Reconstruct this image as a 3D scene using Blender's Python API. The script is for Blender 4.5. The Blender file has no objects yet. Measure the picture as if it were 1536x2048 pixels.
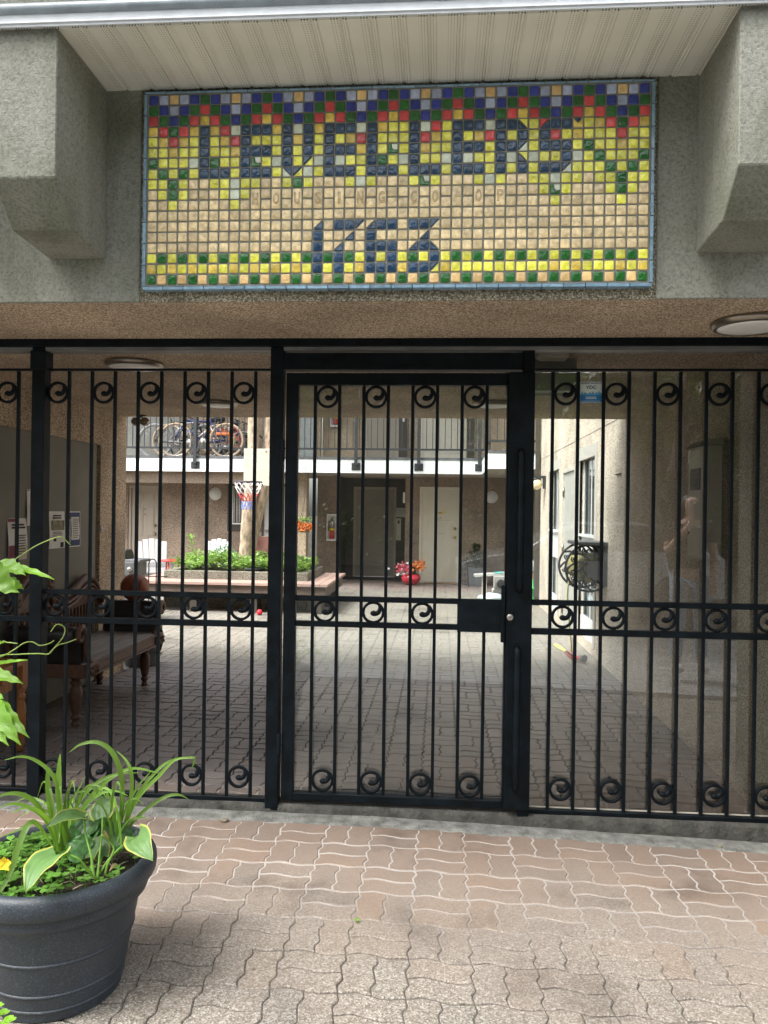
import bpy, bmesh, math, random
from mathutils import Vector, Matrix, noise as mnoise
R = math.radians
rnd = random.Random(7)
scene = bpy.context.scene
col = scene.collection

# ---------------------------------------------------------------- camera, light, exposure
cd = bpy.data.cameras.new('camera'); cam = bpy.data.objects.new('camera', cd); col.objects.link(cam)
scene.camera = cam
YAW, ROLL, FPX, PW, PH = R(4.16), R(0.8), 1540.0, 1536.0, 2048.0
CAM = Vector((0, 0, 1.5))
_f = Vector((-math.sin(YAW), math.cos(YAW), 0)); _r = Vector((math.cos(YAW), math.sin(YAW), 0)); _u = Vector((0, 0, 1))
_ix = _r*math.cos(ROLL) + _u*math.sin(ROLL); _iu = -_r*math.sin(ROLL) + _u*math.cos(ROLL)
cam.matrix_world = Matrix(((_ix.x, _iu.x, -_f.x, CAM.x), (_ix.y, _iu.y, -_f.y, CAM.y), (_ix.z, _iu.z, -_f.z, CAM.z), (0, 0, 0, 1)))
cd.sensor_fit = 'VERTICAL'; cd.sensor_height = 24.0; cd.lens = 24.0*FPX/PH
cd.clip_start = 0.05; cd.clip_end = 1000
def at(px, py, Y):
    d = _f + _ix*((px-PW/2)/FPX) - _iu*((py-PH/2)/FPX)
    return CAM + d*(Y/d.y)

SUN_EL, SUN_AZ = R(56), R(230)     # azimuth clockwise from +Y
w = bpy.data.worlds.new('World'); scene.world = w; w.use_nodes = True
nt = w.node_tree
sky = nt.nodes.new('ShaderNodeTexSky'); sky.sky_type = 'NISHITA'; sky.sun_disc = False
sky.sun_elevation = SUN_EL; sky.sun_rotation = SUN_AZ; sky.dust_density = 4.0; sky.air_density = 1.4
hs = nt.nodes.new('ShaderNodeHueSaturation'); hs.inputs['Saturation'].default_value = 0.30
bg = nt.nodes['Background']; bg.inputs['Strength'].default_value = 0.15
nt.links.new(sky.outputs[0], hs.inputs['Color']); nt.links.new(hs.outputs[0], bg.inputs['Color'])
sl = bpy.data.lights.new('sun', 'SUN'); sl.energy = 2.1; sl.angle = R(24); sl.color = (1.0, 0.985, 0.955)
so = bpy.data.objects.new('sun', sl); col.objects.link(so); so.location = (0, -10, 20)
sv = Vector((math.sin(SUN_AZ)*math.cos(SUN_EL), math.cos(SUN_AZ)*math.cos(SUN_EL), math.sin(SUN_EL)))
so.rotation_euler = (-sv).to_track_quat('-Z', 'Y').to_euler()
scene.view_settings.view_transform = 'Standard'; scene.view_settings.look = 'None'
scene.view_settings.exposure = 1.6; scene.view_settings.gamma = 1
scene.render.engine = 'CYCLES'
scene.cycles.max_bounces = 10; scene.cycles.transparent_max_bounces = 24; scene.cycles.diffuse_bounces = 7
scene.cycles.use_denoising = True

# ---------------------------------------------------------------- mesh helper
LOC = {}
class MB:
    def __init__(s): s.v = []; s.f = []; s.m = []; s.sm = []; s.rv = []; s.cur = 0.5
    def add(s, vs, fs, m=0, smooth=False):
        o = len(s.v); s.v += [tuple(p) for p in vs]; s.rv += [s.cur]*len(vs)
        for f in fs: s.f.append([i+o for i in f]); s.m.append(m); s.sm.append(smooth)
        return s
    def box(s, x0, y0, z0, x1, y1, z1, m=0):
        return s.add([(x0,y0,z0),(x1,y0,z0),(x1,y1,z0),(x0,y1,z0),(x0,y0,z1),(x1,y0,z1),(x1,y1,z1),(x0,y1,z1)],
                     [(0,3,2,1),(4,5,6,7),(0,1,5,4),(1,2,6,5),(2,3,7,6),(3,0,4,7)], m)
    def obox(s, c, ax, ay, az, m=0):      # oriented box from centre and half axes
        c, ax, ay, az = Vector(c), Vector(ax), Vector(ay), Vector(az)
        vs = [c + ax*i + ay*j + az*k for k in (-1,1) for (i,j) in ((-1,-1),(1,-1),(1,1),(-1,1))]
        return s.add(vs, [(0,3,2,1),(4,5,6,7),(0,1,5,4),(1,2,6,5),(2,3,7,6),(3,0,4,7)], m)
    def bar(s, a, b, w, h, m=0, up=(0,0,1)):
        a, b = Vector(a), Vector(b); d = (b-a); L = d.length; d.normalize()
        u = Vector(up); sx = d.cross(u)
        if sx.length < 1e-4: sx = Vector((1,0,0))
        sx.normalize(); u = sx.cross(d).normalized()
        return s.obox((a+b)/2, d*(L/2), sx*(w/2), u*(h/2), m)
    def tube(s, pts, r, n=8, m=0, closed=False, caps=True, smooth=True, flat=1.0):
        pts = [Vector(p) for p in pts]; N = len(pts)
        rs = r if isinstance(r, (list, tuple)) else [r]*N
        prev = None; vs = []
        for i, p in enumerate(pts):
            if closed: t = pts[(i+1) % N] - pts[i-1]
            else: t = pts[min(i+1, N-1)] - pts[max(i-1, 0)]
            if t.length < 1e-9: t = Vector((0,0,1))
            t.normalize()
            if prev is None:
                a = Vector((0,0,1)) if abs(t.z) < .9 else Vector((0,1,0))
                u = (a - t*a.dot(t)).normalized()
            else:
                u = prev - t*prev.dot(t)
                u = u.normalized() if u.length > 1e-6 else prev
            prev = u; q = t.cross(u)
            for k in range(n):
                an = 2*math.pi*k/n
                vs.append(p + u*(math.cos(an)*rs[i]) + q*(math.sin(an)*rs[i]*flat))
        fs = []
        for i in range(N if closed else N-1):
            j = (i+1) % N
            for k in range(n): fs.append((i*n+k, i*n+(k+1) % n, j*n+(k+1) % n, j*n+k))
        s.add(vs, fs, m, smooth)
        if caps and not closed:
            o = len(s.v)-N*n
            s.f.append([o+k for k in reversed(range(n))]); s.m.append(m); s.sm.append(False)
            s.f.append([o+(N-1)*n+k for k in range(n)]); s.m.append(m); s.sm.append(False)
        return s
    def lathe(s, prof, c=(0,0,0), n=24, m=0, smooth=True, axis='z', mf=None):
        c = Vector(c); vs = []; fs = []; P = len(prof)
        for (r, h) in prof:
            for k in range(n):
                a = 2*math.pi*k/n; x, y = r*math.cos(a), r*math.sin(a)
                vs.append(c + (Vector((x,y,h)) if axis == 'z' else Vector((x,h,-y)) if axis == 'y' else Vector((h,x,y))))
        for i in range(P-1):
            for k in range(n): fs.append((i*n+k, i*n+(k+1) % n, (i+1)*n+(k+1) % n, (i+1)*n+k))
        s.add(vs, fs, m, smooth)
        o = len(s.v)-P*n
        if prof[0][0] > 1e-5: s.f.append([o+k for k in reversed(range(n))]); s.m.append(m); s.sm.append(False)
        if prof[-1][0] > 1e-5: s.f.append([o+(P-1)*n+k for k in range(n)]); s.m.append(m); s.sm.append(False)
        return s
    def sphere(s, c, r, n=12, m=0, sz=1.0):
        pr = [(max(1e-6, r*math.sin(math.pi*i/(n//2+1))), -r*sz*math.cos(math.pi*i/(n//2+1))) for i in range(n//2+2)]
        return s.lathe(pr, c, n, m)
    def prism(s, poly, axis, a, b, m=0):  # poly 2d ccw; axis x: (y,z) y: (x,z) z: (x,y)
        n = len(poly)
        def P(p, t): return (t,p[0],p[1]) if axis == 'x' else (p[0],t,p[1]) if axis == 'y' else (p[0],p[1],t)
        vs = [P(p, a) for p in poly] + [P(p, b) for p in poly]
        fs = [list(range(n))[::-1], list(range(n, 2*n))] + [(i, (i+1) % n, n+(i+1) % n, n+i) for i in range(n)]
        return s.add(vs, fs, m)
    def ribbon(s, pts, ws, nrm, m=0, fold=0.25):
        pts = [Vector(p) for p in pts]; N = len(pts); nrm = Vector(nrm); vs = []
        for i, p in enumerate(pts):
            t = (pts[min(i+1,N-1)]-pts[max(i-1,0)]).normalized()
            sd = t.cross(nrm)
            sd = sd.normalized() if sd.length > 1e-5 else Vector((1,0,0))
            up = sd.cross(t); wv = ws[i]
            vs += [p - sd*wv + up*wv*fold, p, p + sd*wv + up*wv*fold]
        fs = []
        for i in range(N-1):
            fs += [(3*i,3*i+1,3*i+4,3*i+3),(3*i+1,3*i+2,3*i+5,3*i+4)]
        return s.add(vs, fs, m, True)
    def leafq(s, c, d, u, L, W, m=0):     # small folded leaf
        d = Vector(d).normalized(); u = Vector(u); sd = d.cross(u)
        sd = sd.normalized() if sd.length > 1e-5 else Vector((1,0,0)); u = sd.cross(d); c = Vector(c)
        vs = [c, c+d*L*.45-sd*W*.5+u*W*.12, c+d*L, c+d*L*.45+sd*W*.5+u*W*.12, c+d*L*.5]
        return s.add(vs, [(0,4,1),(0,3,4),(4,2,1),(3,2,4)], m, True)
    def build(s, name, mats, parent=None, bevel=0, seg=1, sharp=40):
        me = bpy.data.meshes.new(name)
        off = LOC.get(parent.name, Vector((0,0,0))) if parent else Vector((0,0,0))
        if parent is None and s.v:          # origin at the base of the mesh
            xs = [p[0] for p in s.v]; ys = [p[1] for p in s.v]; zs = [p[2] for p in s.v]
            off = Vector(((min(xs)+max(xs))/2, (min(ys)+max(ys))/2, min(zs)))
        me.from_pydata([(p[0]-off.x, p[1]-off.y, p[2]-off.z) for p in s.v], [], s.f)
        a = me.attributes.new('rnd', 'FLOAT', 'POINT'); a.data.foreach_set('value', s.rv)
        me.polygons.foreach_set('material_index', s.m)
        me.polygons.foreach_set('use_smooth', s.sm)
        for mm in (mats if isinstance(mats, (list, tuple)) else [mats]): me.materials.append(mm)
        if bevel:
            bm = bmesh.new(); bm.from_mesh(me)
            es = [e for e in bm.edges if len(e.link_faces) == 2 and e.calc_face_angle(0) > R(sharp)]
            bmesh.ops.bevel(bm, geom=es, offset=bevel, segments=seg, affect='EDGES', profile=0.6)
            bm.to_mesh(me); bm.free()
        me.update()
        o = bpy.data.objects.new(name, me); col.objects.link(o)
        if parent: o.parent = parent; LOC[o.name] = off
        else: o.location = off; LOC[o.name] = off
        return o
def tag(o, label=None, cat=None, group=None, kind=None):
    if label: o['label'] = label
    if cat: o['category'] = cat
    if group: o['group'] = group
    if kind: o['kind'] = kind
    return o
def thing(name, label, cat, loc=(0,0,0), group=None):
    o = bpy.data.objects.new(name, None); col.objects.link(o); o.location = loc; o.empty_display_size = .1
    LOC[o.name] = Vector(loc); tag(o, label, cat, group); return o
def dup(o, parent=None, loc=None, rz=None, label=None):
    c = o.copy(); col.objects.link(c)
    if parent: c.parent = parent
    if loc is not None: c.location = loc
    if rz is not None: c.rotation_euler = (0,0,rz)
    if label: c['label'] = label
    for ch in list(o.children): dup(ch, c)
    return c
def textmesh(mb, txt, origin, ux, uy, size, m=0, outline=0, depth=0.0008, align='CENTER', bold=0):
    cu = bpy.data.curves.new('t', 'FONT'); cu.body = txt; cu.size = 1; cu.align_x = align; cu.align_y = 'CENTER'; cu.resolution_u = 3
    if outline: cu.fill_mode = 'NONE'; cu.bevel_depth = outline/size; cu.bevel_resolution = 1
    else: cu.extrude = depth/size; cu.offset = bold
    ob = bpy.data.objects.new('t', cu); col.objects.link(ob)
    dg = bpy.context.evaluated_depsgraph_get(); dg.update()
    me = bpy.data.meshes.new_from_object(ob.evaluated_get(dg))
    ux, uy, origin = Vector(ux).normalized(), Vector(uy).normalized(), Vector(origin); uz = ux.cross(uy)
    mb.add([origin + ux*(v.co.x*size) + uy*(v.co.y*size) + uz*(v.co.z*size) for v in me.vertices], [list(p.vertices) for p in me.polygons], m)
    bpy.data.objects.remove(ob); bpy.data.curves.remove(cu); bpy.data.meshes.remove(me)

# ---------------------------------------------------------------- materials
def newmat(name):
    m = bpy.data.materials.new(name); m.use_nodes = True
    n = m.node_tree; b = n.nodes['Principled BSDF']; return m, n, b
def N(n, t, **kw):
    x = n.nodes.new(t)
    for k, v in kw.items():
        if k.startswith('i_'): x.inputs[k[2:].replace('_', ' ')].default_value = v
        else: setattr(x, k, v)
    return x
def ramp(n, stops, interp='LINEAR'):
    r = n.nodes.new('ShaderNodeValToRGB'); r.color_ramp.interpolation = interp
    e = r.color_ramp.elements
    while len(e) < len(stops): e.new(0.5)
    for i, (p, c) in enumerate(stops): e[i].position = p; e[i].color = (*c, 1) if len(c) == 3 else c
    return r
def sc(c, k): return tuple(min(1, x*k) for x in c)
def mix(n, a, b, fac, mode='MIX'):
    x = n.nodes.new('ShaderNodeMix'); x.data_type = 'RGBA'; x.blend_type = mode
    for sock, val in ((x.inputs[6], a), (x.inputs[7], b), (x.inputs[0], fac)):
        if hasattr(val, 'is_linked') or isinstance(val, bpy.types.NodeSocket): n.links.new(val, sock)
        elif isinstance(val, (tuple, list)): sock.default_value = (*val[:3], 1)
        else: sock.default_value = val
    return x.outputs[2]
def math_(n, op, a, b=None, clamp=False):
    x = n.nodes.new('ShaderNodeMath'); x.operation = op; x.use_clamp = clamp
    for s_, v in ((x.inputs[0], a), (x.inputs[1], b)):
        if v is None: continue
        if isinstance(v, bpy.types.NodeSocket): n.links.new(v, s_)
        else: s_.default_value = v
    return x.outputs[0]
def M(name, c, rough=.6, metal=0., var=.12, scale=12., bump=0., bscale=None, spec=.5, rvar=0., coat=0., stretch=None, detail=4):
    m, n, b = newmat(name); L = n.links
    tc = N(n, 'ShaderNodeTexCoord'); src = tc.outputs['Object']
    if stretch:
        mp = N(n, 'ShaderNodeMapping'); mp.inputs['Scale'].default_value = stretch; L.new(src, mp.inputs[0]); src = mp.outputs[0]
    nz = N(n, 'ShaderNodeTexNoise'); nz.inputs['Scale'].default_value = scale; nz.inputs['Detail'].default_value = detail; L.new(src, nz.inputs['Vector'])
    rp = ramp(n, [(.3, sc(c, 1-var)), (.7, sc(c, 1+var))]); L.new(nz.outputs[0], rp.inputs[0]); co = rp.outputs[0]
    if rvar:
        at_ = N(n, 'ShaderNodeAttribute', attribute_name='rnd')
        k = math_(n, 'ADD', math_(n, 'MULTIPLY', at_.outputs['Fac'], rvar*2), 1-rvar)
        vm = n.nodes.new('ShaderNodeVectorMath'); vm.operation = 'SCALE'; L.new(co, vm.inputs[0]); L.new(k, vm.inputs['Scale']); co = vm.outputs[0]
    L.new(co, b.inputs['Base Color'])
    b.inputs['Roughness'].default_value = rough; b.inputs['Metallic'].default_value = metal
    b.inputs['Specular IOR Level'].default_value = spec; b.inputs['Coat Weight'].default_value = coat
    if bump:
        n2 = N(n, 'ShaderNodeTexNoise'); n2.inputs['Scale'].default_value = bscale or scale*4; n2.inputs['Detail'].default_value = 3; L.new(src, n2.inputs['Vector'])
        bp = N(n, 'ShaderNodeBump'); bp.inputs['Strength'].default_value = bump; bp.inputs['Distance'].default_value = .01
        L.new(n2.outputs[0], bp.inputs['Height']); L.new(bp.outputs[0], b.inputs['Normal'])
    return m
def pebble(name, cols, scale=95, bump=.8, stain=.25, rough=.85):
    m, n, b = newmat(name); L = n.links
    tc = N(n, 'ShaderNodeTexCoord'); src = tc.outputs['Object']
    v = N(n, 'ShaderNodeTexVoronoi'); v.inputs['Scale'].default_value = scale; L.new(src, v.inputs['Vector'])
    sp = N(n, 'ShaderNodeSeparateColor'); L.new(v.outputs['Color'], sp.inputs[0])
    rp = ramp(n, [(i/len(cols), c) for i, c in enumerate(cols)], 'CONSTANT'); L.new(sp.outputs[0], rp.inputs[0])
    d = ramp(n, [(.0, (1,1,1)), (.42, (1,1,1)), (.75, (.35,.33,.3))]); L.new(v.outputs['Distance'], d.inputs[0])
    c1 = mix(n, rp.outputs[0], d.outputs[0], 1.0, 'MULTIPLY')
    nz = N(n, 'ShaderNodeTexNoise'); nz.inputs['Scale'].default_value = 1.7; nz.inputs['Detail'].default_value = 5; L.new(src, nz.inputs['Vector'])
    st = ramp(n, [(.35, (1-stain,)*3), (.65, (1+stain*.4,)*3)]); L.new(nz.outputs[0], st.inputs[0])
    L.new(mix(n, c1, st.outputs[0], 1.0, 'MULTIPLY'), b.inputs['Base Color'])
    b.inputs['Roughness'].default_value = rough
    inv = math_(n, 'SUBTRACT', 1.0, v.outputs['Distance'])
    bp = N(n, 'ShaderNodeBump'); bp.inputs['Strength'].default_value = bump; bp.inputs['Distance'].default_value = .006
    L.new(inv, bp.inputs['Height']); L.new(bp.outputs[0], b.inputs['Normal'])
    return m
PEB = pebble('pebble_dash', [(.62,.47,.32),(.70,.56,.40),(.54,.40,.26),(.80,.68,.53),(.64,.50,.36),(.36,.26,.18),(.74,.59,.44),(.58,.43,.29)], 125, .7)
PEBLIT = pebble('pebble_dash_lit', [(.80,.71,.58),(.84,.76,.63),(.74,.64,.51),(.88,.81,.70),(.80,.69,.56),(.66,.54,.42),(.83,.74,.61),(.77,.67,.54)], 115, .4)  # lit copy of the wall dash: courtyard brightness painted into the colour
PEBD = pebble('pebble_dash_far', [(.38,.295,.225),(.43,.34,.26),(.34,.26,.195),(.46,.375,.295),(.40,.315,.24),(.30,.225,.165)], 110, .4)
PEBS = pebble('exposed_aggregate', [(.30,.27,.19),(.40,.36,.27),(.24,.22,.15),(.48,.44,.34),(.34,.30,.22),(.18,.16,.11)], 150, .8)
def stucco(name, c):
    m, n, b = newmat(name); L = n.links
    tc = N(n, 'ShaderNodeTexCoord'); src = tc.outputs['Object']
    v = N(n, 'ShaderNodeTexNoise'); v.inputs['Scale'].default_value = 92; v.inputs['Detail'].default_value = 5; v.inputs['Roughness'].default_value = .75; v.inputs['Distortion'].default_value = .15; L.new(src, v.inputs['Vector'])
    a = ramp(n, [(.32, sc(c,.55)), (.5, c), (.68, sc(c,1.25))]); L.new(v.outputs[0], a.inputs[0])
    z = N(n, 'ShaderNodeTexNoise'); z.inputs['Scale'].default_value = 2.2; z.inputs['Detail'].default_value = 6; L.new(src, z.inputs['Vector'])
    st = ramp(n, [(.32, (.62,.66,.55)), (.5, (.95,.96,.92)), (.7, (1.05,1.05,1.05))]); L.new(z.outputs[0], st.inputs[0])
    mp = N(n, 'ShaderNodeMapping'); mp.inputs['Scale'].default_value = (7,7,.5); L.new(src, mp.inputs[0]); z2 = N(n, 'ShaderNodeTexNoise'); z2.inputs['Scale'].default_value = 1.; z2.inputs['Detail'].default_value = 6; L.new(mp.outputs[0], z2.inputs['Vector']); s3 = ramp(n, [(.34, (.72,.73,.68)), (.52, (1,1,1))]); L.new(z2.outputs[0], s3.inputs[0])
    L.new(mix(n, mix(n, a.outputs[0], st.outputs[0], 1.0, 'MULTIPLY'), s3.outputs[0], .6, 'MULTIPLY'), b.inputs['Base Color']); b.inputs['Roughness'].default_value = .9
    bp = N(n, 'ShaderNodeBump'); bp.inputs['Strength'].default_value = 1.0; bp.inputs['Distance'].default_value = .008
    L.new(v.outputs[0], bp.inputs['Height']); L.new(bp.outputs[0], b.inputs['Normal'])
    return m
STUC = stucco('painted_stucco', (.285,.285,.25))
CONC = M('concrete', (.32,.31,.28), .9, var=.25, scale=6, bump=.5, bscale=60)
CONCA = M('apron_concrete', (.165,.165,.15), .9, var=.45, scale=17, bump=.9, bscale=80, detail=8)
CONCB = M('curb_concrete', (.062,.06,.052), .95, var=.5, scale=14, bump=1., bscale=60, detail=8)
IRON = M('black_painted_iron', (.0028,.0055,.0080), .5, var=.6, scale=14, bump=.2, bscale=120, spec=.15, detail=8)
GREY = M('grey_panel_paint', (.205,.195,.165), .75, var=.10, scale=3)
GREYL = M('light_grey_paint', (.42,.42,.38), .6, var=.08, scale=5)
WHITE = M('white_paint', (.80,.80,.78), .5, var=.05, scale=4)
CREAM = M('cream_door_paint', (.66,.61,.50), .45, var=.05, scale=3)
BEIGE = M('beige_paint', (.36,.31,.25), .5, var=.06, scale=3)
TAUPE = M('taupe_door_paint', (.27,.245,.21), .5, var=.06, scale=3)
DARK = M('black_tile_cladding', (.03,.033,.032), .4, var=.3, scale=3)
TRIMD = M('dark_trim_paint', (.055,.046,.037), .6, var=.1)
METAL = M('brushed_steel', (.45,.43,.40), .35, 1., var=.1, scale=40)
BRASS = M('brass', (.55,.40,.16), .3, 1.)
BRONZE = M('bronze_rim', (.30,.265,.22), .32, .9, var=.2)
PEBSHADE = pebble('pebble_dash_shaded', [(.50,.40,.29),(.56,.46,.34),(.44,.34,.24),(.62,.53,.42),(.50,.40,.30),(.32,.24,.17),(.58,.48,.36),(.47,.37,.26)], 125, .6)  # shaded copy of the wing dash: passage shade painted into the colour
OPAL = M('opal_glass', (.85,.83,.80), .3, var=.02)
RAILM = M('dark_grey_railing', (.032,.035,.04), .5, var=.1)
BLACKP = M('black_plastic', (.02,.02,.022), .45, var=.2)
GREYP = M('grey_plastic', (.10,.105,.11), .5, var=.15)
RED = M('red_paint', (.50,.035,.03), .4, var=.15)
WHITEP = M('white_plastic', (.78,.77,.75), .45, var=.04)
RUBBER = M('tyre_rubber', (.025,.025,.026), .8, var=.2)
TANR = M('tan_tyre', (.38,.29,.19), .8, var=.1)
LEATH = M('black_leather', (.018,.016,.016), .42, var=.3, bump=.3, bscale=60)
PAPER = M('white_paper', (.78,.77,.74), .8, var=.03)
MAT_ = M('rubber_mat', (.022,.022,.024), .95, var=.3, scale=40)
def wood(name, c, stretch=(3,30,30), rough=.5, var=.35):
    return M(name, c, rough, var=var, scale=2.2, stretch=stretch, bump=.15, bscale=3, detail=8)
WOODC = wood('carved_brown_wood', (.115,.058,.036), (14,14,14), .5, .3)
WOODS = wood('grey_weathered_boards', (.27,.25,.235), (30,2.5,30), .6, .3)
PINE = wood('orange_pine', (.34,.14,.045), (12,12,3), .35, .25)
DECK = wood('red_brown_deck', (.36,.24,.20), (2,24,24), .7, .2)
PLY = wood('plywood', (.50,.47,.385), (5,5,14), .7, .12)
BARK = M('tree_bark', (.33,.26,.185), .9, var=.5, scale=10, bump=1., bscale=16, stretch=(2.4,2.4,.9), detail=8)
BARKD = M('dark_bark', (.10,.08,.06), .9, var=.4, scale=9, bump=.9, bscale=22, stretch=(3,3,.8))
SOIL = M('potting_soil', (.035,.025,.018), 1., var=.5, scale=60, bump=1., bscale=90)
def leafmat(name, c, trans=.35, var=.35, scale=6, rough=.45):
    m, n, b = newmat(name); L = n.links
    tc = N(n, 'ShaderNodeTexCoord'); nz = N(n, 'ShaderNodeTexNoise'); nz.inputs['Scale'].default_value = scale; L.new(tc.outputs['Object'], nz.inputs['Vector'])
    rp = ramp(n, [(.3, sc(c,1-var)), (.7, sc(c,1+var))]); L.new(nz.outputs[0], rp.inputs[0])
    a = N(n, 'ShaderNodeAttribute', attribute_name='rnd'); k = math_(n, 'ADD', math_(n, 'MULTIPLY', a.outputs['Fac'], .8), .6)
    vm = n.nodes.new('ShaderNodeVectorMath'); vm.operation = 'SCALE'; L.new(rp.outputs[0], vm.inputs[0]); L.new(k, vm.inputs['Scale'])
    L.new(vm.outputs[0], b.inputs['Base Color']); b.inputs['Roughness'].default_value = rough
    t = N(n, 'ShaderNodeBsdfTranslucent'); 
    br = n.nodes.new('ShaderNodeVectorMath'); br.operation = 'MULTIPLY'; L.new(vm.outputs[0], br.inputs[0]); br.inputs[1].default_value = (1.5,1.5,.7); L.new(br.outputs[0], t.inputs['Color'])
    mx = N(n, 'ShaderNodeMixShader'); mx.inputs[0].default_value = trans; L.new(b.outputs[0], mx.inputs[1]); L.new(t.outputs[0], mx.inputs[2])
    L.new(mx.outputs[0], n.nodes['Material Output'].inputs['Surface']); return m
LEAF = leafmat('lily_leaf_green', (.20,.36,.06), .45, .25)
LEAFB = leafmat('vine_leaf_green', (.23,.45,.05), .5)
LEAFH = leafmat('hosta_leaf_green', (.135,.25,.085), .35, .2)
LEAFY = leafmat('hosta_margin_yellow', (.40,.40,.10), .3, .2)
LEAFC = leafmat('clover_green', (.13,.27,.05), .4, .45, 14)
LEAFP = leafmat('bed_plant_green', (.20,.32,.10), .4)
LEAFT = leafmat('tree_leaf_green', (.055,.10,.022), .3)
LEAFD = leafmat('dark_needle_green', (.03,.07,.03), .15)
LEAFBL = leafmat('blue_green_leaf', (.10,.22,.12), .3)
YEL = M('yellow_petal', (.75,.55,.02), .6); ORG = M('orange_petal', (.75,.22,.05), .6, var=.2); PINK = M('pink_petal', (.65,.12,.16), .6, var=.25)
def glass(name, tint=(.93,.95,.94), dust=.05, ior=1.75, refl=1.0):
    m = bpy.data.materials.new(name); m.use_nodes = True; n = m.node_tree; n.nodes.clear(); L = n.links
    out = N(n, 'ShaderNodeOutputMaterial'); tr = N(n, 'ShaderNodeBsdfTransparent'); tr.inputs[0].default_value = (*tint, 1)
    gl = N(n, 'ShaderNodeBsdfGlossy'); gl.inputs['Roughness'].default_value = .0; gl.inputs['Color'].default_value = (refl,refl,refl,1)
    fr = N(n, 'ShaderNodeFresnel'); fr.inputs['IOR'].default_value = ior
    tc = N(n, 'ShaderNodeTexCoord')
    b0 = N(n, 'ShaderNodeTexNoise'); b0.inputs['Scale'].default_value = 1.3; L.new(tc.outputs['Object'], b0.inputs['Vector'])
    bp = N(n, 'ShaderNodeBump'); bp.inputs['Strength'].default_value = .02; bp.inputs['Distance'].default_value = .02; L.new(b0.outputs[0], bp.inputs['Height']); L.new(bp.outputs[0], gl.inputs['Normal'])
    mx = N(n, 'ShaderNodeMixShader'); L.new(fr.outputs[0], mx.inputs[0]); L.new(tr.outputs[0], mx.inputs[1]); L.new(gl.outputs[0], mx.inputs[2])
    df = N(n, 'ShaderNodeBsdfDiffuse'); df.inputs[0].default_value = (.55,.52,.46,1)
    nz = N(n, 'ShaderNodeTexNoise'); nz.inputs['Scale'].default_value = 3; nz.inputs['Detail'].default_value = 9; nz.inputs['Roughness'].default_value = .7; L.new(tc.outputs['Object'], nz.inputs['Vector'])
    rp = ramp(n, [(.42, (dust*.1,)*3), (.8, (dust*1.1,)*3)]); L.new(nz.outputs[0], rp.inputs[0])
    # fine scratches: stretched thin ridges
    mp = N(n, 'ShaderNodeMapping'); mp.inputs['Rotation'].default_value = (0, R(35), 0); mp.inputs['Scale'].default_value = (2.2, 1, 26); L.new(tc.outputs['Object'], mp.inputs[0])
    n2 = N(n, 'ShaderNodeTexNoise'); n2.inputs['Scale'].default_value = 3.; n2.inputs['Detail'].default_value = 2; n2.inputs['Distortion'].default_value = 1.2; L.new(mp.outputs[0], n2.inputs['Vector'])
    r2 = ramp(n, [(.70, (0,0,0)), (.745, (dust*9,)*3), (.77, (0,0,0))]); L.new(n2.outputs[0], r2.inputs[0])
    fac = math_(n, 'ADD', rp.outputs[0], r2.outputs[0], True)
    m2 = N(n, 'ShaderNodeMixShader'); L.new(fac, m2.inputs[0]); L.new(mx.outputs[0], m2.inputs[1]); L.new(df.outputs[0], m2.inputs[2])
    L.new(m2.outputs[0], out.inputs['Surface']); return m
PANE = glass('clear_acrylic_sheet', dust=.020)
WGLASS = M('window_glass', (.05,.065,.07), .06, var=.2, scale=2, spec=.8)
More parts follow.
